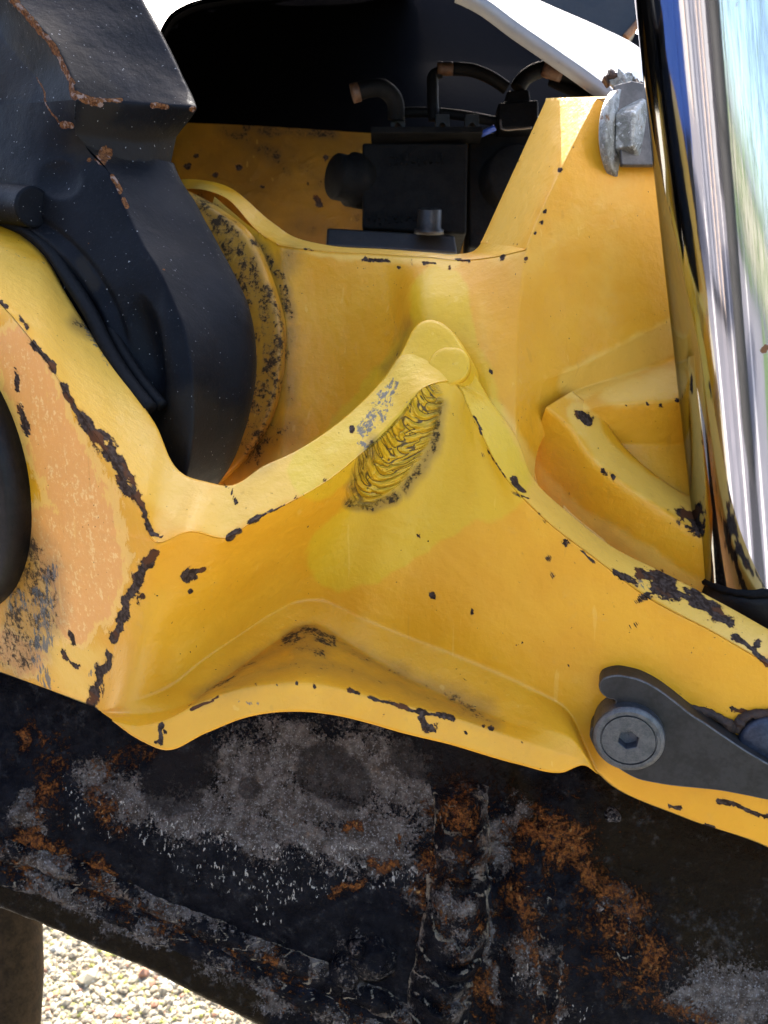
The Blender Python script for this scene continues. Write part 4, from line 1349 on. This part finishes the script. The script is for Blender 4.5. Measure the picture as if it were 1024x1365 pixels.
# ------------------------------------------------------------------ sheet metal hood
def hood_mat():
    s = M("hood_paint")
    n = s.noise(40, 4, 0.6)
    n2 = s.noise(400, 4, 0.6)
    c = s.mix(n, (0.17, 0.168, 0.165), (0.24, 0.236, 0.232))
    c = s.mix(s.op('MULTIPLY', s.step(n2, 0.6, 0.75), 0.4), c, (0.12, 0.11, 0.10))
    return s.out(c, 0.42, 0.0, s.bump(n2, 0.0006, 0.3))


MH = hood_mat()
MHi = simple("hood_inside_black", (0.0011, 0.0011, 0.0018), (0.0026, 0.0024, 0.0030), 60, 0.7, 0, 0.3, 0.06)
hood = thing("engine_hood", P(500, 60, 600), "bent sheet metal hood arching over the dark hydraulic compartment", "hood")
hf = [(196, 300, 545), (200, 170, 545), (205, 95, 545), (213, 42, 545), (226, 20, 545), (248, 6, 545), (300, -6, 545), (400, -14, 545), (520, -18, 545), (610, -16, 545), (640, -2, 545), (690, 34, 545), (745, 72, 542), (790, 104, 538),
      (815, 124, 533), (826, 150, 540), (828, 200, 535)]
hb_ = [(206, 300, 1100), (208, 170, 1100), (212, 100, 1100), (218, 50, 1100), (232, 28, 1100), (252, 16, 1100), (300, 4, 1100), (400, -4, 1100), (520, -8, 1100), (640, -30, 820), (690, -12, 760), (745, 12, 720), (800, 36, 690), (850, 62, 660),
       (872, 84, 640), (880, 130, 630), (885, 200, 620)]
cf_, cb_ = spline(ctrl(hf), 8), spline(ctrl(hb_), 8)
gs = np.stack([cf_ * (1 - t) + cb_ * t for t in np.linspace(0, 1, 14)])
gs = gs + np.sin(np.linspace(0, 1, 14) * math.pi)[:, None, None] * np.array([0, 0.004, 0])
v, f = grid_mesh(gs)
nv_ = vnormals(v, f)
cen = P(500, 200, 680)
sgn = np.sign(((v - cen) * nv_).sum())
if sgn < 0:
    f = f[:, ::-1]
    nv_ = -nv_
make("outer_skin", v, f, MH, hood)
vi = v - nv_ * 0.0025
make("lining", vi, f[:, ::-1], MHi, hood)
# folded lip along the front edge
lip = np.stack([cf_ - np.zeros(3), cf_ + np.array([-0.001, -0.0045, -0.001])])
iL = 8 * 9
v, f = grid_mesh(np.stack([q_[iL:] for q_ in (cf_ + (nv_[:len(cf_)] * 0.0003), cf_ + np.array([0.0, 0.0, -0.003]), cf_ - nv_[:len(cf_)] * 0.0055 + np.array([0.0, 0, -0.003]), cf_ - nv_[:len(cf_)] * 0.0058 + np.array([0, 0, 0.004]))]))
make("folded_lip", v, f, MH, hood)
# dark back panel
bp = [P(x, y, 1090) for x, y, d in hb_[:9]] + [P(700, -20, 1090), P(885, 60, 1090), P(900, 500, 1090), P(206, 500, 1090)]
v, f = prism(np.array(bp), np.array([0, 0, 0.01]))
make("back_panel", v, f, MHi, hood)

# bracket, washer and hex bolt of the hood hinge
MBr = simple("grey_bracket", (0.045, 0.042, 0.040), (0.085, 0.078, 0.075), 90, 0.5, 0.2, 0.4)
br_o = [(816, 118), (840, 112), (868, 118), (905, 150), (905, 224), (842, 224), (826, 224), (822, 180)]
v, f = prism(np.array([P(x, y, PR.d(x, y) - 4) for x, y in br_o]), np.array([0.0, 0.0, -0.004]))
make("hinge_bracket", v, f, MBr, hood, bevel=0.001, smooth_shade=False)
def galv():
    s = M("galvanised")
    n = s.noise(140, 5, 0.7, 0.6)
    n2 = s.noise(420, 5, 0.7)
    c = s.mix(s.step(n, 0.38, 0.62), (0.14, 0.144, 0.13), (0.30, 0.31, 0.30))
    c = s.mix(s.step(n2, 0.56, 0.68), c, (0.48, 0.50, 0.51))
    c = s.mix(s.step(s.noise(90, 4, 0.7), 0.60, 0.68), c, (0.14, 0.075, 0.035))
    return s.out(c, s.mix(n, (0.35,) * 3, (0.6,) * 3), 0.55, s.bump(s.op('ADD', n, n2), 0.0012, 0.9))


MG = galv()
hinge = thing("hinge_bolt", P(834, 182, 475), "galvanised hex bolt with a big round washer, fixing the hood to the yellow post", "bolt")
hn = np.array([0.80, -0.10, -0.60])
hn /= np.linalg.norm(hn)
wc = P(832, 182, 474)
v, f = lathe([(0.0215, -0.004), (0.0226, -0.003), (0.0226, 0.0), (0.0220, 0.0008), (0.008, 0.0008)], wc, hn, 56)
make("washer", v, f, MG, hinge)
hc = wc + hn * 0.0008 + np.array([0.0006, 0.0006, 0])
v, f = lathe([(0.0163, 0.0), (0.0163, 0.0085), (0.0148, 0.0098), (0.0003, 0.0100)], hc, hn, sides=6, ang0=0.35)
make("hex_head", v, f, MG, hinge, smooth_shade=False, bevel=0.0006)
v, f = lathe([(0.0042, 0.006), (0.004, 0.0105), (0.002, 0.0115), (0.0002, 0.0118)], hc + np.array([-0.003, -0.0075, 0.0]), hn, 16)
v = v + np.stack([vnoise(v, 300, k * 3.0, 2) for k in range(3)], 1) * 0.001
make("rust_scab", v, f, MRs, hinge)
for k, (x, y, r) in enumerate([(813, 104, 0.0032), (824, 108, 0.004), (836, 112, 0.0042), (848, 120, 0.0045), (845, 134, 0.004), (857, 140, 0.0042), (860, 152, 0.004)]):
    c = P(x, y, 474)
    u, w, a = frame(np.array([0.2, 0.2, -1]))
    v, f = lathe([(r * math.cos(t) + 0.0002, r * math.sin(t)) for t in np.linspace(-1.2, 1.5, 12)], c, a, 20)
    v = v + np.stack([vnoise(v, 260, j * 3.0 + k, 3) for j in range(3)], 1) * 0.0022
    make("weld_blob", v, f, MG if k % 3 else MRs, hinge)

# ------------------------------------------------------------------ hydraulic valve block in the compartment
MVb = simple("oily_black_casting", (0.0026, 0.0026, 0.0027), (0.0075, 0.0072, 0.0068), 140, 0.7, 0.0, 0.8, 0.10)
MVp = simple("oily_grey_plate", (0.006, 0.0058, 0.0055), (0.013, 0.0125, 0.0115), 120, 0.5, 0.0, 0.5)
MCo = simple("copper_brown", (0.050, 0.020, 0.008), (0.095, 0.042, 0.017), 200, 0.55, 0.0, 0.3)
MBl = simple("blue_plastic", (0.03, 0.07, 0.32), (0.04, 0.09, 0.40), 200, 0.4, 0.0, 0.1)
valve = thing("valve_block", P(560, 330, 685), "oily black hydraulic valve block on a steel base plate inside the hood", "valve block")
ex = np.array([1.0, 0, 0])
ey = np.array([0, 1.0, 0])
ez = np.array([0, 0, 1.0])


def quad_block(c4, depth, name, mat, parent, bev=0.002):
    """c4: four photo points of the front face with depths"""
    v, f = prism(np.array([P(*p) for p in c4]) + np.array([0, 0, depth]), np.array([0, 0, -depth]))
    return make(name, v, f, mat, parent, bevel=bev, smooth_shade=False)


body = quad_block([(483, 190, 685), (624, 190, 677), (622, 312, 677), (483, 304, 685)], 0.06, "body", MVb, valve)
quad_block([(436, 303, 673), (606, 313, 665), (610, 338, 661), (434, 328, 669)], 0.075, "base_plate", MVp, valve)
quad_block([(625, 176, 695), (720, 176, 695), (720, 330, 695), (625, 330, 695)], 0.05, "body", MVb, valve)
v, f = lathe([(0.024, -0.05), (0.024, 0.0), (0.022, 0.002), (0.0005, 0.002)], P(690, 236, 687), np.array([0.3, 0, -0.95]), 40)
make("solenoid", v, f, MVb, valve)
# end plug on the left flank
v, f = lathe([(0.0195, 0), (0.0195, 0.012), (0.0165, 0.014), (0.0165, 0.024), (0.0150, 0.026), (0.0004, 0.026)], P(486, 243, 701), np.array([-0.85, 0.0, -0.50]), 40)
make("end_plug", v, f, MVb, valve)
# cap screw
v, f = lathe([(0.0105, -0.004), (0.0105, -0.001), (0.0085, 0.0), (0.0085, 0.012), (0.0078, 0.013), (0.0045, 0.013), (0.0045, 0.008), (0.0003, 0.008)], P(572, 304, 655), np.array([0.02, 0.93, -0.36]), 40)
make("cap_screw", v, f, simple("worn_screw", (0.018, 0.0165, 0.015), (0.04, 0.036, 0.032), 200, 0.4, 0.5, 0.3), valve)
# cast lettering, too worn to read: rows of small raised dabs
rnd = random.Random(3)
dabs = []
for (x0, x1, yy) in [(520, 592, 212), (490, 560, 290)]:
    x = x0
    while x < x1:
        w = rnd.uniform(3.5, 6)
        for _ in range(2):
            hx, hy = rnd.choice([(w * .18, 6), (w * .45, 1.4), (w * .18, 5)])
            cx_, cy_ = x + rnd.uniform(0, w * .5), yy + rnd.uniform(-4, 4)
            d = 684 - (x - 483) / 141 * 8
            c = P(cx_, cy_, d)
            dabs.append(box(c, ex * hx * d / 1250e3, ey * hy * d / 1250e3, ez * 0.0011))
        x += w + 3
v, f = join(dabs)
make("cast_lettering", v, f, MVb, valve, smooth_shade=False, kind="stuff")
# row of clip connectors on top
for x in (530, 589, 628):
    c4 = [(x - 9, 158), (x + 9, 158), (x + 10, 188), (x + 5, 188), (x + 5, 176), (x + 3, 171), (x, 169), (x - 3, 171), (x - 5, 176), (x - 5, 188), (x - 10, 188)]
    v, f = prism(np.array([P(a, b, 687) for a, b in c4]), np.array([0, 0, -0.008]))
    make("clip", v, f, MVp, valve, bevel=0.0006, smooth_shade=False)
v, f = prism(np.array([P(a, b, 687) for a, b in [(495, 183), (640, 183), (640, 192), (495, 192)]]), np.array([0, 0, -0.02]))
make("top_plate", v, f, MVb, valve, bevel=0.001, smooth_shade=False)
v, f = tube(spline(np.array([P(638, 180, 683), P(648, 176, 679), P(660, 170, 677)]), 8), 0.0022, 10)
make("blue_tag", v, f, MBl, valve)
# plug connector with wire bail
con = quad_block([(664, 136, 680), (718, 132, 680), (718, 170, 680), (664, 172, 680)], 0.03, "connector", MRub, valve)
quad_block([(676, 120, 683), (706, 118, 683), (708, 136, 683), (674, 137, 683)], 0.02, "connector_neck", MRub, valve)
v, f = tube(spline(np.array([P(667, 160, 673), P(669, 171, 672), P(690, 172, 672), P(709, 170, 672)]), 8), 0.0008, 8)
make("wire_bail", v, f, simple("bail_wire", (0.10, 0.09, 0.08), (0.16, 0.14, 0.12), 200, 0.4, 0.6, 0.1), valve)


def hose(pts, r, label, name="rubber_hose", band=None, group=None):
    v, f = tube(spline(np.array([P(*p) for p in pts]), 10), r, 16)
    h = thing(name, v.mean(0), label, "hose", group)
    make("sleeve", v, f, MRub, h)
    if band:
        a, b = P(*band[0]), P(*band[1])
        v, f = tube(np.linspace(a, b, 5), r * 1.08, 16)
        make("copper_band", v, f, MCo, h)
    return h


hose([(478, 122, 670), (492, 118, 669), (510, 118, 669), (524, 130, 673), (528, 160, 680)], 0.0062, "stubby black elbow hose with a copper end, rising from the first clip", band=((469, 125, 670), (479, 122, 670)))
hose([(588, 96, 685), (579, 100, 685), (577, 120, 685), (579, 160, 687)], 0.0042, "upright black hose with a copper collar above the middle clip", band=((583, 92, 683), (606, 92, 683)))
hose([(604, 92, 683), (630, 94, 683), (655, 104, 683), (676, 118, 685)], 0.0046, "black hose arching from the copper collar to the square connector")
hose([(535, 150, 695), (580, 150, 691), (640, 158, 687), (672, 164, 691), (730, 160, 695)], 0.0036, "thin black hose running level across the valve block's top")
hose([(690, 118, 687), (700, 104, 687), (726, 92, 687), (760, 100, 685), (800, 118, 675)], 0.0058, "black hose with a tan end leaving the connector under the hood edge", band=((724, 90, 685), (750, 98, 685)))
hose([(735, 108, 695), (770, 124, 685), (815, 140, 670)], 0.004, "short black hose tucked right under the hood's bent corner")

# ------------------------------------------------------------------ things past the hood at the top
boom2 = thing("bucket_link", P(790, 10, 900), "dark rusty edged machine link seen past the hood's bright top", "machine link")
lo = [(690, -40), (870, -60), (866, 10), (850, 30), (835, 48), (824, 56), (806, 52), (760, 32), (715, 12), (690, 0)]
v, f = prism(np.array([P(x, y, 900) for x, y in lo]), np.array([0, 0, 0.06]))
make("link_body", v, f, simple("brown_black_paint", (0.006, 0.0055, 0.0055), (0.014, 0.012, 0.011), 60, 0.5, 0, 0.4), boom2, bevel=0.004, smooth_shade=False)
v, f = tube(spline(np.array([P(868, 10, 898), P(850, 32, 898), P(834, 50, 898)]), 10), 0.0035, 10)
make("rusty_edge", v, f, simple("orange_rust", (0.16, 0.06, 0.02), (0.28, 0.13, 0.05), 200, 0.7, 0, 0.6), boom2)

# ------------------------------------------------------------------ rusty post at the bottom left
post_t = thing("rusty_post", P(10, 1300, 640), "worn brown steel post standing on the gravel below the beam", "post")
pv = []
pc = [(8, 1120, 640), (8, 1220, 640), (9, 1260, 640), (10, 1300, 640), (8, 1340, 640), (4, 1400, 640), (0, 1480, 640)]
pp_ = spline(ctrl(pc[:-1]), 10)
dn_ = (RC.T @ np.array([0, 0, -1.0])) * np.array([1, 1, -1])
hz_ = to_world(pp_[-1][None])[0][2]
pp_ = np.concatenate([pp_, [pp_[-1] + dn_ * (hz_ + 0.01) * t for t in np.linspace(0.1, 1, 10)]])
v, f = tube(pp_, 0.0235, 40)
make("shaft", v, f, simple("brown_rust_steel", (0.014, 0.0085, 0.004), (0.032, 0.019, 0.009), 90, 0.7, 0, 0.8, 0.06), post_t)
foot = to_world(P(0, 1480, 640)[None])[0]

# ------------------------------------------------------------------ ground and gravel
def ground_mat():
    s = M("gravel_ground")
    n = s.noise(3, 4, 0.6)
    v = s.noise(160, 4, 0.7)
    c = s.mix(s.step(v, 0.35, 0.65), (0.32, 0.27, 0.17), (0.56, 0.49, 0.35))
    c = s.mix(s.op('MULTIPLY', s.step(n, 0.5, 0.65), 0.4), c, (0.20, 0.19, 0.09))
    return s.out(c, 0.85, 0.0, s.bump(v, 0.004, 0.8))


bm = bmesh.new()
bmesh.ops.create_grid(bm, x_segments=40, y_segments=40, size=400)
me = bpy.data.meshes.new("ground")
bm.to_mesh(me)
bm.free()
me.materials.append(ground_mat())
go = bpy.data.objects.new("ground", me)
C.objects.link(go)
go["kind"] = "structure"

ico = bmesh.new()
bmesh.ops.create_icosphere(ico, subdivisions=1, radius=1)
iv = np.array([v.co[:] for v in ico.verts])
itri = np.array([[v.index for v in f.verts] for f in ico.faces])
ico.free()
NS = 46000
gx = rng.uniform(-0.62, 0.02, NS)
gy = rng.uniform(0.50, 1.12, NS)
sz = rng.lognormal(math.log(0.0021), 0.45, NS)
Vs, Cs = [], []
for i in range(NS):
    s_ = sz[i] * rng.uniform(0.65, 1.25, 3) * np.array([1, 1, 0.7])
    q = iv * (1 + rng.uniform(-0.18, 0.18, (len(iv), 1))) * s_
    t = rng.uniform(0, 6.28)
    q = q @ np.array([[math.cos(t), -math.sin(t), 0], [math.sin(t), math.cos(t), 0], [0, 0, 1]])
    Vs.append(q + np.array([gx[i], gy[i], s_[2] * 0.55]))
    Cs.append(np.full(len(iv), rng.random()))
Vs = np.concatenate(Vs)
Fs = np.concatenate([itri + i * len(iv) for i in range(NS)])
me = bpy.data.meshes.new("gravel")
me.from_pydata(Vs.tolist(), [], Fs.tolist())
at = me.attributes.new("tone", 'FLOAT', 'POINT')
at.data.foreach_set("value", np.concatenate(Cs).astype(np.float32))
s = M("gravel_stone")
t = s.attr("tone")
c = s.mix(s.step(t, 0.0, 0.5), (0.13, 0.105, 0.06), (0.40, 0.33, 0.20))
c = s.mix(s.step(t, 0.6, 0.9), c, (0.60, 0.55, 0.43))
c = s.mix(s.step(t, 0.86, 0.88), c, (0.34, 0.33, 0.05))
c = s.mix(s.step(t, 0.94, 0.95), c, (0.30, 0.13, 0.06))
c = s.mix(s.op('MULTIPLY', s.noise(300, 4), 0.4), c, (0.20, 0.16, 0.12))
me.materials.append(s.out(c, 0.75, 0, s.bump(s.noise(500, 4), 0.001, 0.6)))
so = bpy.data.objects.new("gravel", me)
C.objects.link(so)
so["kind"] = "stuff"

# ------------------------------------------------------------------ an invented yard behind the viewer, added for bands in the chrome
def plank_mat(name, a, b):
    s = M(name)
    n = s.noise(6, 4, 0.6, vec=s.mapping((4, 4, 0.3)))
    return s.out(s.mix(n, a, b), 0.7, 0, s.bump(n, 0.004, 0.4))


def wbox(x0, x1, y0, y1, z0, z1):
    V = np.array([(x, y, z) for x in (x0, x1) for y in (y0, y1) for z in (z0, z1)], float)
    F = [[0, 1, 3, 2], [4, 6, 7, 5], [0, 4, 5, 1], [2, 3, 7, 6], [0, 2, 6, 4], [1, 5, 7, 3]]
    return V, F


def wmake(name, meshes, mat, parent):
    V, F = join(meshes)
    me = bpy.data.meshes.new(name)
    me.from_pydata(V.tolist(), [], F)
    me.update()
    me.materials.append(mat)
    o = bpy.data.objects.new(name, me)
    C.objects.link(o)
    o.parent = parent
    return o


shed = bpy.data.objects.new("added_shed", None)
C.objects.link(shed)
tag(shed, "invented boarded shed, added for light and dark stripes in the chrome rod", "shed")
shed.location = (-4.6, -3.8, 0)
shed.rotation_euler = (0, 0, math.radians(-52))
Mp1 = plank_mat("pale_boards", (0.30, 0.29, 0.29), (0.42, 0.40, 0.40))
Mp2 = plank_mat("peach_boards", (0.55, 0.42, 0.34), (0.66, 0.52, 0.42))
Mp3 = plank_mat("dark_door", (0.015, 0.014, 0.016), (0.04, 0.036, 0.04))
wmake("wall", [wbox(-3.6, -0.9, -0.1, 0, 0, 3.1), wbox(-0.45, 1.2, -0.1, 0, 0, 3.1), wbox(2.3, 3.4, -0.1, 0, 0, 3.1), wbox(1.2, 2.3, -0.1, 0, 2.5, 3.1), wbox(-3.6, 3.4, -3.2, -3.1, 0, 3.1)], Mp1, shed)
wmake("door", [wbox(1.2, 2.3, -0.09, -0.04, 0, 2.5)], Mp3, shed)
wmake("door", [wbox(-0.9, -0.45, -0.09, -0.04, 0, 3.1)], Mp3, shed)
for x in (-2.2, 0.2, 2.35, 3.3):
    wmake("post", [wbox(x, x + 0.22, 0.0, 0.14, 0, 3.1)], Mp2, shed)
for sgn in (0, 1):
    V_, F_ = wbox(-3.9, 3.7, -1.7 if sgn else -3.6, 0.4 if sgn else -1.6, 3.1, 3.2)
    V_[:, 2] += 0.55 * (1 - np.abs(V_[:, 1] + 1.6) / 2.0)
    wmake("roof", [(V_, F_)], Mp3, shed)
# unseen hedge further round, added for a green band
hg = bpy.data.objects.new("added_hedge", None)
C.objects.link(hg)
tag(hg, "invented green hedge, added for a green band in the chrome rod", "hedge")
hg.location = (0.6, -6.5, 0)
r2_ = np.random.default_rng(4)
NL = 5000
c_ = np.stack([r2_.uniform(-3.2, 6.5, NL), r2_.uniform(-0.6, 0.6, NL), r2_.uniform(0.05, 3.6, NL)], 1)
c_[:, 1] *= np.sqrt(np.clip(1.05 - (c_[:, 2] / 3.8) ** 2, 0.1, 1))
d1, d2 = r2_.normal(size=(NL, 3)), r2_.normal(size=(NL, 3))
d1 *= 0.09 / np.linalg.norm(d1, axis=1)[:, None]
d2 *= 0.055 / np.linalg.norm(d2, axis=1)[:, None]
V_ = np.stack([c_ - d1, c_ + d2, c_ + d1, c_ - d2], 1).reshape(-1, 3)
F_ = np.arange(NL * 4).reshape(NL, 4).tolist()
Mlf = simple("hedge_leaf", (0.045, 0.085, 0.022), (0.12, 0.19, 0.055), 3, 0.55)
lf = wmake("leaves", [(V_, F_)], Mlf, hg)
lf["kind"] = "stuff"
wmake("trunk", [wbox(x, x + 0.1, -0.05, 0.05, 0, 2.0) for x in (-2.5,)], Mp3, hg)


def place(name, label, cat, az, dist, turn=0.0):
    o = bpy.data.objects.new(name, None)
    C.objects.link(o)
    a = math.radians(az)
    o.location = (math.sin(a) * dist, math.cos(a) * dist, 0)
    o.rotation_euler = (0, 0, -a + math.radians(turn))      # local -Y looks back at the machine
    tag(o, label, cat)
    return o


# unseen trailer added for a blue stripe: boarded sides, wheels, drawbar
tr = place("added_trailer", "blue panelled trailer mirrored as the blue stripe near the chrome rod's edge", "trailer", -84, 2.7)
Mb1 = simple("blue_paint", (0.035, 0.10, 0.36), (0.055, 0.14, 0.46), 4, 0.4)
Mb2 = simple("tyre_black", (0.012, 0.012, 0.012), (0.025, 0.024, 0.023), 20, 0.7)
Mb3 = simple("bin_grey", (0.20, 0.20, 0.23), (0.30, 0.29, 0.32), 5, 0.55)
wmake("side_panel", [wbox(-0.75, 0.75, 0.0, 0.04, 0.42, 1.7)], Mb1, tr)
for x in (-0.74, -0.25, 0.25, 0.70):
    wmake("stake", [wbox(x, x + 0.05, -0.05, -0.002, 0.36, 1.75)], Mb1, tr)
wmake("bed", [wbox(-0.78, 0.78, 0.05, 1.3, 0.36, 0.44)], Mb2, tr)
for x in (-0.35, 0.35):
    v, f = lathe([(0.12, -0.1), (0.28, -0.1), (0.31, -0.07), (0.31, 0.07), (0.28, 0.1), (0.12, 0.1)], np.array([x, 0.16, 0.31]), np.array([0, 1.0, 0]), 28)
    wmake("wheel", [(v, [q[::-1] for q in f])], Mb2, tr)
# unseen ribbed bin, added for a lilac grey stripe
gb_ = place("added_bin", "invented grey ribbed bin, added for a lilac grey stripe in the chrome rod", "bin", -122, 2.4)
wmake("wall", [wbox(-0.42, 0.42, 0.0, 0.05, 0.12, 1.5), wbox(-0.42, 0.42, 0.75, 0.8, 0.12, 1.5), wbox(-0.42, -0.37, 0.051, 0.749, 0.12, 1.5), wbox(0.37, 0.42, 0.051, 0.749, 0.12, 1.5)], Mb3, gb_)
for x in (-0.40, -0.15, 0.10, 0.34):
    wmake("rib", [wbox(x, x + 0.06, -0.04, -0.002, 0.12, 1.45)], Mp2 if x < 0 else Mb3, gb_)
wmake("rim", [wbox(-0.46, 0.46, -0.06, 0.06, 1.502, 1.56)], Mb3, gb_)
for x in (-0.36, 0.30):
    wmake("foot", [wbox(x, x + 0.06, 0.02, 0.78, 0.0, 0.118)], Mb2, gb_)
# unseen black drums, one on another, added for the dark stripe
for z0, lb in ((0.0, "invented black drum, added for the dark stripe down the chrome rod"), (0.89, "invented upper drum, added to carry the dark stripe up the chrome rod")):
    dr_ = place("added_drum", lb, "drum", -152, 1.9)
    dr_["group"] = "unseen drums added behind the viewer"
    dr_.location.z = z0
    v, f = lathe([(0.27, 0.0), (0.29, 0.01), (0.285, 0.28), (0.30, 0.30), (0.285, 0.32), (0.285, 0.57), (0.30, 0.59), (0.285, 0.61), (0.29, 0.87), (0.27, 0.885), (0.26, 0.87)], np.array([0, 0, 0.0]), np.array([0, 0, 1.0]), 36)
    wmake("barrel", [(v, [q[::-1] for q in f])], Mb2, dr_)

# made-up strips running away behind the viewer, added to band the chrome
def strip(name, az, w, a, b, mat, z):
    t = math.radians(az)
    dx, dy = math.sin(t), math.cos(t)
    ox, oy = 0.14, 0.34
    V = [(ox + dx * r - dy * q, oy + dy * r + dx * q, z) for r, q in ((a, -w / 2), (b, -w / 2), (b, w / 2), (a, w / 2))]
    me = bpy.data.meshes.new(name)
    me.from_pydata(V, [], [[0, 1, 2, 3]])
    me.materials.append(mat)
    o = bpy.data.objects.new(name, me)
    C.objects.link(o)
    o["kind"] = "structure"


Mtar = simple("tarmac", (0.022, 0.021, 0.024), (0.045, 0.043, 0.047), 8, 0.85)
Mcon = simple("concrete", (0.34, 0.30, 0.29), (0.46, 0.42, 0.40), 6, 0.8)
Mgrs = simple("added_turf", (0.06, 0.11, 0.03), (0.13, 0.18, 0.07), 5, 0.8)
Msla = simple("slate", (0.10, 0.125, 0.19), (0.16, 0.19, 0.27), 8, 0.7)
Mlil = simple("grey_paving", (0.20, 0.185, 0.20), (0.28, 0.26, 0.27), 8, 0.8)
me = bpy.data.meshes.new("added_paving")  # unseen paving, added to grey the ground mirrored in the chrome
me.from_pydata([(-9, -9, 0.014), (9, -9, 0.014), (9, -0.35, 0.014), (-9, -0.35, 0.014)], [], [[0, 1, 2, 3]])
me.materials.append(simple("yard_paving", (0.15, 0.14, 0.155), (0.23, 0.215, 0.225), 5, 0.8))
o = bpy.data.objects.new("added_paving", me)
C.objects.link(o)
o["kind"] = "structure"
Mwht = simple("white_kerb", (0.62, 0.56, 0.53), (0.74, 0.68, 0.64), 8, 0.7)
strip("added_tarmac", -155, 0.40, 0.62, 7.0, Mtar, 0.020)  # this and the strips below only serve the rod's reflection
strip("added_kerb", -141.5, 0.10, 0.62, 7.0, Mwht, 0.024)
strip("added_kerb", -167.5, 0.13, 0.62, 7.0, Mwht, 0.024)
strip("added_kerb", -116, 0.12, 0.75, 4.0, Mwht, 0.024)
strip("added_tarmac", -74, 0.30, 0.70, 3.0, Mtar, 0.020)
strip("added_slate", -99, 0.40, 0.70, 3.5, Msla, 0.022)
strip("added_paved_path", -129, 0.22, 0.70, 5.0, Mlil, 0.028)
strip("added_turf", 172, 0.7, 1.1, 7.0, Mgrs, 0.032)
